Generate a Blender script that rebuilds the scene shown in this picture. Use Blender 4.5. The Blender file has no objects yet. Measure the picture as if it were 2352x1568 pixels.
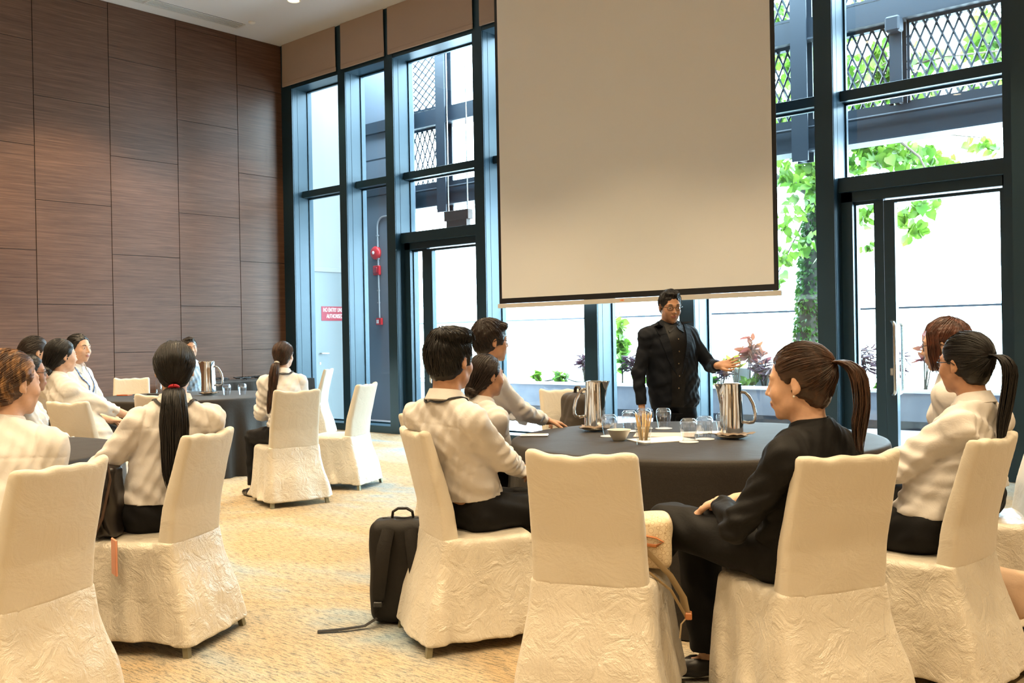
import bpy, math, random
import numpy as np
from mathutils import Vector, Matrix
PI = math.pi
random.seed(7)
S = bpy.context.scene
COL = S.collection
# ------------------------------------------------------------------ camera
CAMF, CAMYAW, CAMPITCH, CAMROLL, CAMH = 2200.0, -0.7177, -0.0043, -0.0181, 1.30
def camera():
    cy, sy, cp, sp = math.cos(CAMYAW), math.sin(CAMYAW), math.cos(CAMPITCH), math.sin(CAMPITCH)
    F = Vector((sy*cp, cy*cp, sp)); R = Vector((cy, -sy, 0)); U = R.cross(F)
    cr, sr = math.cos(CAMROLL), math.sin(CAMROLL)
    R2 = cr*R + sr*U; U2 = -sr*R + cr*U
    cam = bpy.data.cameras.new('camera'); o = bpy.data.objects.new('camera', cam); COL.objects.link(o)
    cam.sensor_width = 36.0; cam.lens = CAMF/2352*36.0; cam.clip_end = 500; cam.clip_start = 0.05
    m = Matrix((R2, U2, -F)).transposed().to_4x4(); m.translation = Vector((0, 0, CAMH))
    o.matrix_world = m
    S.camera = o
camera()
# ------------------------------------------------------------------ world, exposure
w = bpy.data.worlds.new('world'); S.world = w; w.use_nodes = True
bg = w.node_tree.nodes['Background']; bg.inputs['Color'].default_value = (0.66, 0.86, 1.0, 1); bg.inputs['Strength'].default_value = 22.0
S.view_settings.view_transform = 'Standard'; S.view_settings.look = 'None'
S.view_settings.gamma = 1.0; S.view_settings.exposure = 0.52; S.view_settings.use_curve_mapping = False
cyc = S.cycles
cyc.max_bounces = 8; cyc.diffuse_bounces = 4; cyc.glossy_bounces = 4; cyc.transmission_bounces = 6; cyc.transparent_max_bounces = 14
cyc.caustics_reflective = False; cyc.caustics_refractive = False; cyc.sample_clamp_indirect = 6.0
cyc.use_denoising = True; cyc.use_adaptive_sampling = True; cyc.adaptive_threshold = 0.02
LAMP_W = 62.0; LAMP_COL = (1.0, 0.76, 0.46)
CEIL_Z = 5.85; WIN_Y = 8.85; GLASS_Y = 9.15; LEFT_X = -12.36
def portal(name, loc, sx, sz):
    l = bpy.data.lights.new(name, 'AREA'); l.shape = 'RECTANGLE'; l.size = sx; l.size_y = sz
    l.cycles.is_portal = True
    o = bpy.data.objects.new(name, l); COL.objects.link(o); o.location = loc; o.rotation_euler = (-PI/2, 0, 0)
portal('daylight_portal', (-6.9, 9.35, 2.6), 10.8, 5.2)
LAMPS = [(-10.55, 7.78)] + [(x, y) for x in (-10.55, -8.1, -5.65, -3.2, -0.75, 1.7) for y in (5.5, 3.2, 0.9, -1.4)]
LAMPS += [(-10.55, -3.6), (-3.2, -3.4), (1.7, -3.4)]

# ------------------------------------------------------------------ helpers: materials
def mat(name, color, rough=0.5, metal=0.0, spec=0.5, **kw):
    m = bpy.data.materials.new(name); m.use_nodes = True
    nt = m.node_tree; b = nt.nodes['Principled BSDF']
    b.inputs['Base Color'].default_value = (*color, 1); b.inputs['Roughness'].default_value = rough
    b.inputs['Metallic'].default_value = metal
    b.inputs['Specular IOR Level'].default_value = spec
    for k, v in kw.items():
        b.inputs[k].default_value = v
    m.diffuse_color = (*color, 1)
    return m
def N(m, t, **kw):
    n = m.node_tree.nodes.new(t)
    for k, v in kw.items():
        if hasattr(n, k): setattr(n, k, v)
        else: n.inputs[k].default_value = v
    return n
def L(m, a, b): m.node_tree.links.new(a, b)
def PB(m): return m.node_tree.nodes['Principled BSDF']
def coords(m, scale=(1, 1, 1), rot=(0, 0, 0), kind='Object'):
    tc = N(m, 'ShaderNodeTexCoord'); mp = N(m, 'ShaderNodeMapping')
    mp.inputs['Scale'].default_value = scale; mp.inputs['Rotation'].default_value = rot
    L(m, tc.outputs[kind], mp.inputs['Vector']); return mp.outputs['Vector']
def noise(m, vec, scale, detail=3, rough=0.5, dist=0.0):
    n = N(m, 'ShaderNodeTexNoise'); n.inputs['Scale'].default_value = scale; n.inputs['Detail'].default_value = detail
    n.inputs['Roughness'].default_value = rough; n.inputs['Distortion'].default_value = dist
    L(m, vec, n.inputs['Vector']); return n.outputs['Fac']
def ramp(m, fac, stops, interp='LINEAR'):
    r = N(m, 'ShaderNodeValToRGB'); cr = r.color_ramp; cr.interpolation = interp
    while len(cr.elements) < len(stops): cr.elements.new(0.5)
    for e, (p, c) in zip(cr.elements, stops):
        e.position = p; e.color = (*c, 1) if len(c) == 3 else c
    L(m, fac, r.inputs['Fac']); return r.outputs['Color']
def mixc(m, fac, a, b, mode='MIX'):
    n = N(m, 'ShaderNodeMix'); n.data_type = 'RGBA'; n.blend_type = mode
    for v, s in ((fac, 0), (a, 6), (b, 7)):
        if hasattr(v, 'is_linked') or hasattr(v, 'links'): L(m, v, n.inputs[s])
        else: n.inputs[s].default_value = v if s == 0 else (*v, 1)
    return n.outputs[2]
def mth(m, op, a, b=0.0):
    n = N(m, 'ShaderNodeMath'); n.operation = op
    for i, v in enumerate((a, b)):
        if hasattr(v, 'links'): L(m, v, n.inputs[i])
        else: n.inputs[i].default_value = v
    return n.outputs[0]
def bump(m, h, strength=0.3, dist=0.01, to=None):
    n = N(m, 'ShaderNodeBump'); n.inputs['Strength'].default_value = strength; n.inputs['Distance'].default_value = dist
    L(m, h, n.inputs['Height'])
    L(m, n.outputs['Normal'], PB(m).inputs['Normal']); return n
def glassmat(name, tint=(0.93, 0.97, 0.97), refl=1.0, ior=1.5):
    m = bpy.data.materials.new(name); m.use_nodes = True; nt = m.node_tree; nt.nodes.clear()
    out = nt.nodes.new('ShaderNodeOutputMaterial'); mx = nt.nodes.new('ShaderNodeMixShader')
    tr = nt.nodes.new('ShaderNodeBsdfTransparent'); tr.inputs['Color'].default_value = (*tint, 1)
    gl = nt.nodes.new('ShaderNodeBsdfGlossy'); gl.inputs['Roughness'].default_value = 0.01; gl.inputs['Color'].default_value = (refl, refl, refl, 1)
    fr = nt.nodes.new('ShaderNodeFresnel'); ge = nt.nodes.new('ShaderNodeNewGeometry'); mi = nt.nodes.new('ShaderNodeMapRange')
    mi.inputs['To Min'].default_value = ior; mi.inputs['To Max'].default_value = 1.0/ior
    nt.links.new(ge.outputs['Backfacing'], mi.inputs['Value']); nt.links.new(mi.outputs[0], fr.inputs['IOR'])
    nt.links.new(fr.outputs[0], mx.inputs[0]); nt.links.new(tr.outputs[0], mx.inputs[1]); nt.links.new(gl.outputs[0], mx.inputs[2])
    nt.links.new(mx.outputs[0], out.inputs[0]); m.diffuse_color = (*tint, 0.3)
    return m

M = {}
M['frame'] = mat('dark_blue_grey_aluminium', (0.014, 0.042, 0.066), 0.36, 0.25, 0.6)
M['glass'] = glassmat('window_glass')
M['steel'] = mat('painted_exterior_steel', (0.010, 0.020, 0.034), 0.55)
M['chrome'] = mat('polished_steel', (0.72, 0.70, 0.68), 0.06, 1.0)
M['satinsteel'] = mat('brushed_steel', (0.62, 0.58, 0.52), 0.25, 1.0)
M['white'] = mat('white_paint', (0.80, 0.80, 0.78), 0.6)
M['black'] = mat('black_plastic', (0.012, 0.012, 0.013), 0.4)
M['red'] = mat('red_enamel', (0.55, 0.02, 0.025), 0.35)

# ceiling
m = M['ceiling'] = mat('ceiling_plaster', (0.66, 0.64, 0.63), 0.9, spec=0.1)
# veneer
m = M['veneer'] = mat('brown_wood_veneer', (0.15, 0.08, 0.055), 0.42, spec=0.35)
v = coords(m, (0.9, 0.9, 26)); n1 = noise(m, v, 2.2, 6, 0.62, 0.15)
v2 = coords(m, (0.6, 0.6, 90)); n2 = noise(m, v2, 1.5, 4, 0.6)
v3 = coords(m, (0.3, 0.3, 0.7)); n3 = noise(m, v3, 1.0, 2)
c1 = ramp(m, n1, [(0.28, (0.074, 0.034, 0.019)), (0.5, (0.112, 0.055, 0.032)), (0.75, (0.170, 0.088, 0.054))])
c2 = ramp(m, n2, [(0.3, (0.80, 0.78, 0.76)), (0.7, (1.12, 1.12, 1.12))])
c3 = mixc(m, 1.0, c1, c2, 'MULTIPLY')
c4 = ramp(m, n3, [(0.3, (0.9, 0.88, 0.88)), (0.7, (1.08, 1.08, 1.06))])
L(m, mixc(m, 1.0, c3, c4, 'MULTIPLY'), PB(m).inputs['Base Color']); bump(m, n1, 0.15, 0.004)
M['groove'] = mat('panel_groove', (0.02, 0.014, 0.012), 0.8)
# carpet
m = M['carpet'] = mat('patterned_carpet', (0.4, 0.3, 0.2), 0.95, spec=0.05)
v = coords(m, (5, 34, 1), (0, 0, math.radians(-14))); st = noise(m, v, 3.0, 5, 0.7, 0.3)
vb = coords(m, (1.0, 2.2, 1), (0, 0, math.radians(-14))); big = noise(m, vb, 0.45, 4, 0.6, 0.6)
vf = coords(m, (40, 130, 1), (0, 0, math.radians(-14))); fi = noise(m, vf, 2.0, 3, 0.7)
ca = ramp(m, big, [(0.42, (0.42, 0.31, 0.185)), (0.54, (0.42, 0.36, 0.27)), (0.66, (0.30, 0.37, 0.40))])
streak = ramp(m, st, [(0.40, (0.46, 0.52, 0.60)), (0.50, (0.92, 0.92, 0.92)), (0.7, (1.12, 1.1, 1.05))])
fleck = ramp(m, fi, [(0.34, (0.32, 0.38, 0.47)), (0.43, (0.98, 0.98, 0.98)), (0.8, (1.12, 1.12, 1.1))])
cc = mixc(m, 1.0, mixc(m, 1.0, ca, streak, 'MULTIPLY'), fleck, 'MULTIPLY')
L(m, cc, PB(m).inputs['Base Color']); bump(m, fi, 0.4, 0.004)
# blinds / screen
m = M['blind'] = mat('beige_blind_fabric', (0.40, 0.31, 0.26), 0.9, spec=0.1)
v = coords(m, (300, 300, 300)); bump(m, noise(m, v, 1, 1), 0.08, 0.001)
m = M['screen'] = mat('projection_fabric', (0.76, 0.73, 0.69), 0.85, spec=0.15)
# translucent screen fabric
M['terrace'] = m = mat('terrace_paving', (0.36, 0.31, 0.31), 0.5)
br = N(m, 'ShaderNodeTexBrick'); L(m, coords(m, (1, 1, 1)), br.inputs['Vector'])
br.inputs['Color1'].default_value = (0.30, 0.24, 0.24, 1); br.inputs['Color2'].default_value = (0.36, 0.30, 0.29, 1); br.inputs['Mortar'].default_value = (0.18, 0.16, 0.16, 1)
br.inputs['Scale'].default_value = 4.0; br.inputs['Mortar Size'].default_value = 0.012
L(m, br.outputs['Color'], PB(m).inputs['Base Color'])
M['concrete'] = m = mat('grey_planter_render', (0.10, 0.115, 0.14), 0.7)
v = coords(m, (1, 1, 1)); L(m, ramp(m, noise(m, v, 3.0, 4), [(0.3, (0.075, 0.090, 0.115)), (0.7, (0.115, 0.13, 0.155))]), PB(m).inputs['Base Color'])
M['coping'] = mat('pale_coping', (0.42, 0.46, 0.48), 0.5)
M['soil'] = mat('soil', (0.05, 0.035, 0.025), 0.95)
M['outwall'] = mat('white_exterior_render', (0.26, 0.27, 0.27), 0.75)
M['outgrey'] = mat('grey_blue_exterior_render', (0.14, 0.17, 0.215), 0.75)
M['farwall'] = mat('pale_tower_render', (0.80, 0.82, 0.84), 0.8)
M['farwin'] = mat('tower_window', (0.10, 0.16, 0.24), 0.3)
M['frost'] = m = glassmat('frosted_balustrade_glass', (0.90, 0.96, 0.93))

# ------------------------------------------------------------------ helpers: objects
def link(o, parent=None):
    COL.objects.link(o)
    if parent is not None: o.parent = parent
    return o
def tag(o, label=None, cat=None, group=None, kind=None):
    if label: o['label'] = label
    if cat: o['category'] = cat
    if group: o['group'] = group
    if kind: o['kind'] = kind
    return o
def empty(name, loc=(0, 0, 0), rz=0.0):
    o = bpy.data.objects.new(name, None); o.location = loc; o.rotation_euler = (0, 0, rz); o.empty_display_size = 0.1
    return link(o)
def meshobj(name, V, F, mats, parent=None, smooth=False, mi=None, loc=None):
    me = bpy.data.meshes.new(name)
    V = np.asarray(V, np.float32).reshape(-1, 3)
    if isinstance(F, np.ndarray):
        n, k = F.shape
        me.vertices.add(len(V)); me.vertices.foreach_set('co', V.ravel())
        me.loops.add(n*k); me.loops.foreach_set('vertex_index', F.astype(np.int32).ravel())
        me.polygons.add(n); me.polygons.foreach_set('loop_start', np.arange(0, n*k, k, dtype=np.int32))
        try: me.polygons.foreach_set('loop_total', np.full(n, k, np.int32))
        except Exception: pass
    else:
        me.from_pydata(V.tolist(), [], F)
    if not isinstance(mats, (list, tuple)): mats = [mats]
    for x in mats: me.materials.append(x)
    if mi is not None: me.polygons.foreach_set('material_index', np.asarray(mi, np.int32))
    if smooth: me.polygons.foreach_set('use_smooth', np.ones(len(me.polygons), bool))
    me.update(calc_edges=True); me.validate()
    o = bpy.data.objects.new(name, me)
    if loc is not None: o.location = loc
    return link(o, parent)
class MB:
    """collects simple solids into one mesh"""
    def __init__(s): s.V = []; s.F = []; s.mi = []; s.m = 0
    def mesh(s, V, F):
        b = len(s.V); s.V += [tuple(v) for v in V]; s.F += [tuple(i+b for i in f) for f in F]; s.mi += [s.m]*len(F); return s
    def box(s, x0, x1, y0, y1, z0, z1, T=None, bev=0.0):
        if bev > 0:
            b = bev; V = []; F = []
            import itertools
            bm = []
            xs, ys, zs = (x0, x1), (y0, y1), (z0, z1)
            idx = {}
            for i in (0, 1):
                for j in (0, 1):
                    for k in (0, 1):
                        sx, sy, sz = (1 if i == 0 else -1), (1 if j == 0 else -1), (1 if k == 0 else -1)
                        for a in range(3):
                            p = [xs[i]+sx*b, ys[j]+sy*b, zs[k]+sz*b]
                            p[a] = (xs[i], ys[j], zs[k])[a]
                            idx[(i, j, k, a)] = len(V); V.append(p)
            for a in range(3):
                o1, o2 = [q for q in range(3) if q != a]
                for e in (0, 1):
                    q = []
                    for (u, v) in ((0, 0), (1, 0), (1, 1), (0, 1)):
                        c = [0, 0, 0]; c[a] = e; c[o1] = u; c[o2] = v; q.append(idx[(*c, a)])
                    F.append(q)
            for a in range(3):
                o1, o2 = [q for q in range(3) if q != a]
                for u in (0, 1):
                    for v in (0, 1):
                        c0 = [0, 0, 0]; c0[a] = 0; c0[o1] = u; c0[o2] = v; c1 = list(c0); c1[a] = 1
                        F.append([idx[(*c0, o1)], idx[(*c1, o1)], idx[(*c1, o2)], idx[(*c0, o2)]])
            for i in (0, 1):
                for j in (0, 1):
                    for k in (0, 1): F.append([idx[(i, j, k, 0)], idx[(i, j, k, 1)], idx[(i, j, k, 2)]])
        else:
            V = [(x, y, z) for x in (x0, x1) for y in (y0, y1) for z in (z0, z1)]
            F = [(0, 1, 3, 2), (4, 6, 7, 5), (0, 4, 5, 1), (2, 3, 7, 6), (0, 2, 6, 4), (1, 5, 7, 3)]
        if T is not None: V = [tuple(T @ Vector(v)) for v in V]
        return s.mesh(V, F)
    def tube(s, pts, r, n=10, cap=True, flat=1.0, up=None):
        pts = [Vector(p) for p in pts]; rs = r if isinstance(r, (list, tuple)) else [r]*len(pts)
        V = []; F = []; u = None
        for i, p in enumerate(pts):
            t = (pts[min(i+1, len(pts)-1)] - pts[max(i-1, 0)]).normalized()
            if u is None:
                u = Vector(up) if up else Vector((0, 0, 1))
                if abs(u.dot(t)) > 0.95: u = Vector((1, 0, 0))
            u = (u - t*u.dot(t)).normalized(); w_ = t.cross(u)
            for k in range(n):
                a = 2*PI*k/n; V.append(p + u*math.cos(a)*rs[i]*flat + w_*math.sin(a)*rs[i])
        for i in range(len(pts)-1):
            for k in range(n):
                a, b = i*n+k, i*n+(k+1) % n; F.append((a, b, b+n, a+n))
        if cap: F.append(tuple(range(n-1, -1, -1))); F.append(tuple(range((len(pts)-1)*n, len(pts)*n)))
        return s.mesh(V, F)
    def lathe(s, prof, n=32, c=(0, 0, 0), sx=1.0, sy=1.0):
        V = []; F = []
        for (r, z) in prof:
            for k in range(n):
                a = 2*PI*k/n; V.append((c[0]+r*math.cos(a)*sx, c[1]+r*math.sin(a)*sy, c[2]+z))
        for i in range(len(prof)-1):
            for k in range(n):
                a, b = i*n+k, i*n+(k+1) % n; F.append((a, b, b+n, a+n))
        return s.mesh(V, F)
    def build(s, name, mats, parent=None, smooth=False, loc=None):
        o = meshobj(name, s.V, s.F, mats, parent, smooth, s.mi if isinstance(mats, (list, tuple)) else None, loc)
        if smooth: autosmooth(o)
        return o
def autosmooth(o, ang=40):
    me = o.data; n = len(me.polygons)
    # sharp edges by face angle
    import bmesh
    bm = bmesh.new(); bm.from_mesh(me)
    bmesh.ops.remove_doubles(bm, verts=bm.verts, dist=1e-6)
    bmesh.ops.recalc_face_normals(bm, faces=bm.faces)
    for e in bm.edges:
        if len(e.link_faces) == 2 and e.calc_face_angle(0) > math.radians(ang): e.smooth = False
    for f in bm.faces: f.smooth = True
    bm.to_mesh(me); bm.free()
def recalc(o):
    import bmesh
    bm = bmesh.new(); bm.from_mesh(o.data); bmesh.ops.recalc_face_normals(bm, faces=bm.faces); bm.to_mesh(o.data); bm.free()
def copy_tree(o, parent=None):
    c = o.copy(); COL.objects.link(c)
    if parent is not None: c.parent = parent
    for ch in list(o.children): copy_tree(ch, c)
    return c
def struct(o): o['kind'] = 'structure'; return o
# ================================================================== the room
X1, Y0 = 4.2, -4.6
struct(MB().box(LEFT_X-0.3, X1+0.3, Y0-0.3, WIN_Y+0.45, -0.15, 0).build('floor', M['carpet']))
struct(MB().box(LEFT_X-0.3, X1+0.3, Y0-0.3, WIN_Y+0.45, CEIL_Z, CEIL_Z+0.2).build('ceiling', M['ceiling']))
# left wall of veneer panels, grooves between them, in one mesh
b = MB(); b.m = 1; b.box(LEFT_X-0.2, LEFT_X-0.012, Y0-0.2, WIN_Y+0.3, 0, CEIL_Z); b.m = 0
ys = [8.067 - 0.9767*k for k in range(14)]; ys = [y for y in ys if y > Y0]
edges = [WIN_Y+0.25] + ys + [Y0-0.2]
for k in range(len(edges)-1):
    y1, y0 = edges[k], edges[k+1]
    z = 2.50 if k % 2 == 0 else 1.825
    z0s = [z + 1.31*i for i in range(-2, 4)]
    cuts = [0.0] + [q for q in z0s if 0.1 < q < CEIL_Z-0.05] + [CEIL_Z]
    for i in range(len(cuts)-1):
        b.box(LEFT_X-0.012, LEFT_X, y0+0.005, y1-0.005, cuts[i]+0.0035, cuts[i+1]-0.0035)
struct(b.build('wall_left', [M['veneer'], M['groove']]))
M['backwall'] = mat('warm_back_wall', (0.42, 0.33, 0.24), 0.8)
struct(MB().box(LEFT_X-0.2, X1+0.2, Y0-0.2, Y0, 0, CEIL_Z).build('wall_back', M['backwall']))
struct(MB().box(X1, X1+0.2, Y0, WIN_Y+0.3, 0, CEIL_Z).build('wall_right', M['backwall']))
struct(MB().box(-1.9, X1, 7.95, 9.3, 0, CEIL_Z).build('wall_window_side', M['frame']))
# mullions: front faces between these x, from room side to the glass
MUL = [(LEFT_X, -12.10), (-10.99, -10.83), (-9.98, -9.81), (-8.31, -8.14), (-6.62, -6.435), (-5.36, -5.18), (-3.83, -3.65), (-2.18, -1.9)]
k = 0
for i, (a, c) in enumerate(MUL):
    k += 1
    o = MB()
    o.box(a, c, WIN_Y, GLASS_Y+0.07, 0, CEIL_Z)
    # slim joint line on the flank: two stepped plates
    for sx, xx in ((1, c),):
        o.box(xx, xx+0.004, WIN_Y+0.015, WIN_Y+0.095, 0.1, 5.15); o.box(xx, xx+0.004, WIN_Y+0.102, GLASS_Y-0.01, 0.1, 5.15)
    struct(o.build('trim_%d' % k, M['frame']))
BAYS = [(MUL[i][1], MUL[i+1][0]) for i in range(len(MUL)-1)]
# head rail and sill
k += 1
o = MB(); o.box(LEFT_X, -1.9, WIN_Y+0.005, GLASS_Y+0.07, 5.15, CEIL_Z); struct(o.build('trim_%d' % k, M['frame']))
for i, (a, c) in enumerate(BAYS):
    if i in (2, 6): continue
    k += 1
    struct(MB().box(a, c, WIN_Y+0.003, GLASS_Y+0.07, 0, 0.1, bev=0.004).build('trim_%d' % k, M['frame']))
wn = 0
for i, (a, c) in enumerate(BAYS):
    wn += 1
    p = empty('window_%d' % wn, ((a+c)/2, GLASS_Y, 0)); struct(p); W = (c-a)/2
    f = MB(); f.box(-W, W, -0.13, 0.03, 3.5, 3.6, bev=0.003)
    zb = 2.62 if i in (2, 6) else 0.1
    if i in (2, 6): f.box(-W, W, -0.20, 0.04, 2.62, 2.76, bev=0.003)
    for (z0, z1) in ((zb, 3.5), (3.6, 5.15)):
        f.box(-W, -W+0.02, -0.02, 0.02, z0, z1); f.box(W-0.02, W, -0.02, 0.02, z0, z1)
        f.box(-W, W, -0.02, 0.02, z1-0.02, z1); f.box(-W, W, -0.02, 0.02, z0, z0+0.02)
    f.build('window_frame', M['frame'], p)
    z0 = 2.76 if i in (2, 6) else 0.1
    MB().box(-W+0.01, W-0.01, -0.004, 0.004, z0+0.01, 3.51).build('glass_pane', M['glass'], p)
    MB().box(-W+0.01, W-0.01, -0.004, 0.004, 3.59, 5.16).build('glass_pane', M['glass'], p)
# glazed doors
def door(n, a, c):
    p = empty('door_%d' % n, ((a+c)/2, GLASS_Y-0.05, 0)); struct(p); W = (c-a)/2
    f = MB(); f.box(-W, -W+0.11, -0.09, 0.07, 0, 2.62); f.box(W-0.05, W, -0.09, 0.07, 0, 2.62); f.box(-W, W, -0.09, 0.07, 2.53, 2.62); f.box(-W+0.11, W-0.05, -0.09, 0.07, 0, 0.02)
    f.build('door_frame', M['frame'], p)
    sx0, sx1 = -W+0.125, -W+0.29           # narrow sidelight glass
    f = MB(); f.box(-W+0.11, sx0, -0.03, 0.03, 0.02, 2.53); f.box(sx0, sx1, -0.03, 0.03, 2.50, 2.53); f.box(sx0, sx1, -0.03, 0.03, 0.02, 0.10); f.box(sx1, sx1+0.09, -0.03, 0.03, 0.02, 2.53)
    f.build('side_light_frame', M['frame'], p)
    MB().box(sx0-0.005, sx1+0.005, -0.004, 0.004, 0.09, 2.51).build('glass_pane', M['glass'], p)
    l0, l1 = sx1+0.095, W-0.055
    f = MB(); f.box(l0, l0+0.10, -0.035, 0.035, 0.03, 2.52); f.box(l1-0.03, l1, -0.035, 0.035, 0.03, 2.52); f.box(l0+0.1, l1-0.03, -0.035, 0.035, 2.49, 2.52); f.box(l0+0.1, l1-0.03, -0.035, 0.035, 0.03, 0.12)
    leaf = f.build('door_leaf', M['frame'], p)
    MB().box(l0+0.095, l1-0.025, -0.004, 0.004, 0.11, 2.5).build('glass_pane', M['glass'], leaf)
    for s in (-1, 1):
        h = MB(); xh = l0+0.055; pts = [(xh, s*0.035, 0.70)]
        R_ = 0.055
        pts += [(xh+0.00, s*0.05, 0.70)]
        for q in range(7):
            t = q/6*PI/2; pts.append((xh+0.0+0.05*math.sin(t), s*(0.05+0.055*math.sin(t)), 0.70+0.05*(1-math.cos(t))))
        x2 = xh+0.05; y2 = s*0.105
        pts.append((x2, y2, 1.0))
        for q in range(7):
            t = q/6*PI/2; pts.append((xh+0.05*math.cos(t), s*(0.05+0.055*math.cos(t)), 1.335+0.05*math.sin(t)))
        pts.append((xh, s*0.035, 1.385))
        h.tube(pts, 0.0165, 12); ho = h.build('pull_handle', M['satinsteel'], leaf, smooth=True)
    lk = MB(); lk.tube([(xh, -0.036, 0.87), (xh, -0.036, 0.87+0.001)], 0.001, 6)
    lk = MB(); lk.box(xh-0.018, xh+0.018, -0.042, -0.034, 0.88, 0.95, bev=0.008); lk.build('lock_plate', M['satinsteel'], leaf)
door(1, *BAYS[2]); door(2, *BAYS[6])
# roller blinds
def blind(x0, x1, label):
    p = empty('roller_blind', ((x0+x1)/2, WIN_Y-0.02, 5.2)); tag(p, label, 'blind', 'roller blinds above the windows')
    W = (x1-x0)/2
    V = []; F = []; nz = 14; nx = 16
    for j in range(nz+1):
        for i in range(nx+1):
            x = -W+2*W*i/nx; z = (CEIL_Z-5.2-0.002)*j/nz
            V.append((x, -0.008+0.003*math.sin(3*x+j*0.3), z))
    for j in range(nz):
        for i in range(nx): a = j*(nx+1)+i; F.append((a, a+1, a+nx+2, a+nx+1))
    n0 = len(V); V += [(x, y+0.006, z) for x, y, z in V]; F += [tuple(q+n0 for q in reversed(f)) for f in F]
    meshobj('blind_fabric', V, F, M['blind'], p)
    MB().box(-W, W, -0.016, 0.008, 0.0, 0.06, bev=0.006).build('bottom_bar', M['blind'], p)
blind(-12.29, -11.0, 'beige roller blind above the left-hand window beside the wood wall')
blind(-10.88, -9.95, 'beige roller blind above the narrow second window from the wood wall')
blind(-9.87, -8.27, 'wide beige roller blind above the glazed door at left')
blind(-8.15, -6.6, 'beige roller blind cut off by the left edge of the projection screen')
blind(-6.5, -5.3, 'beige roller blind hidden up behind the projection screen middle')
blind(-5.2, -3.8, 'beige roller blind right behind the projection screen')
blind(-3.7, -2.1, 'beige roller blind high above the right-hand glazed door')
# projection screen
p = empty('projection_screen', (-5.83, 8.5, 1.70)); tag(p, 'large cream projection screen with black border hanging before the windows', 'projection screen')
W = 1.775; T = CEIL_Z-1.70
MB().box(-W, W, -0.002, 0.002, 0, T-0.14).build('screen_border', M['black'], p)
MB().box(-W+0.045, W-0.045, -0.006, -0.0025, 0.062, T-0.3).build('screen_surface', M['screen'], p)
M['bar'] = mat('white_screen_bar', (0.62, 0.56, 0.49), 0.5)
MB().box(-W-0.02, W+0.03, -0.014, 0.014, -0.052, -0.001, bev=0.004).build('bottom_bar', M['bar'], p)
MB().box(-W-0.1, W+0.1, -0.08, 0.08, T-0.15, T-0.003, bev=0.01).build('housing', M['white'], p)
M['orange'] = mat('orange_sticker', (0.75, 0.16, 0.04), 0.5); 
b = MB(); b.m = 0; b.box(-0.035, 0.02, -0.0165, -0.0145, -0.036, -0.014); b.m = 1; b.box(-0.018, -0.01, -0.018, -0.0165, -0.031, -0.019); b.box(-0.004, 0.008, -0.018, -0.0165, -0.031, -0.019)
M['peach'] = mat('pale_orange_label', (0.85, 0.45, 0.22), 0.5)
b.build('sticker', [M['peach'], M['orange']], p)
# ceiling fittings
M['lampglow'] = m = mat('lamp_diffuser', (1, 0.9, 0.7), 0.5); PB(m).inputs['Emission Color'].default_value = (1, 0.80, 0.52, 1); PB(m).inputs['Emission Strength'].default_value = 9.0
M['trimring'] = mat('downlight_ring', (0.75, 0.72, 0.66), 0.4)
def downlight():
    p = empty('downlight', (0, 0, 0))
    b = MB(); b.lathe([(0.072, -0.001), (0.095, -0.001), (0.098, -0.006), (0.095, -0.012), (0.078, -0.012), (0.068, 0.0)], 28); b.build('trim_ring', M['trimring'], p, smooth=True)
    b = MB(); b.lathe([(0.0005, -0.004), (0.03, -0.006), (0.055, -0.006), (0.07, -0.003)], 24); b.build('lamp_face', M['lampglow'], p, smooth=True)
    return p
d0 = downlight(); first = True
for (x, y) in LAMPS:
    d = d0 if first else copy_tree(d0); first = False
    d.location = (x, y, CEIL_Z)
    tag(d, 'round recessed downlight in the ceiling near the wood wall' if (x, y) == (-10.55, 7.78) else 'round recessed ceiling downlight over the tables outside the view', 'ceiling light', 'recessed ceiling downlights' if (x, y) != (-10.55, 7.78) else None)
    l = bpy.data.lights.new('downlight_beam', 'SPOT'); l.energy = LAMP_W; l.color = LAMP_COL; l.spot_size = math.radians(98); l.spot_blend = 0.35; l.shadow_soft_size = 0.06
    if x == -10.55: l.energy = LAMP_W*3.6
    lo = bpy.data.objects.new('downlight_beam', l); lo.location = (0, 0, -0.03); link(lo, d)
# slot air vent beside the wood wall
p = empty('ceiling_vent', (-11.95, 3.6, CEIL_Z)); tag(p, 'long white linear air vent with dark slots in the ceiling', 'air vent')
M['ventw'] = mat('vent_white', (0.55, 0.53, 0.50), 0.6)
f = MB(); 
for x in (-0.105, -0.062, -0.012, 0.038, 0.088): f.box(x-0.011 if abs(x) < 0.1 else x-0.016, x+0.011 if abs(x) < 0.1 else x+0.016, -4.28, 4.28, -0.014, -0.0005)
for y in (-4.28, 4.26, 2.85, 0.0, -2.1): f.box(-0.12, 0.104, y, y+0.03, -0.0145, -0.0005)
f.build('vent_frame', M['ventw'], p); MB().box(-0.11, 0.1, -4.26, 4.27, -0.004, -0.0003).build('slot', M['black'], p)
p = MB(); p.lathe([(0.0005, -0.028), (0.03, -0.026), (0.048, -0.012), (0.05, -0.0005)], 24); o = p.build('smoke_detector', M['trimring'], smooth=True, loc=(-11.70, 7.9, CEIL_Z)); tag(o, 'small round pale detector on the ceiling past the end of the vent', 'smoke detector')
# ================================================================== outside the windows
tag(struct(MB().box(-20, 8, WIN_Y+0.45, 16, -0.2, -0.02).build('trim_40', M['terrace'])))
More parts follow.
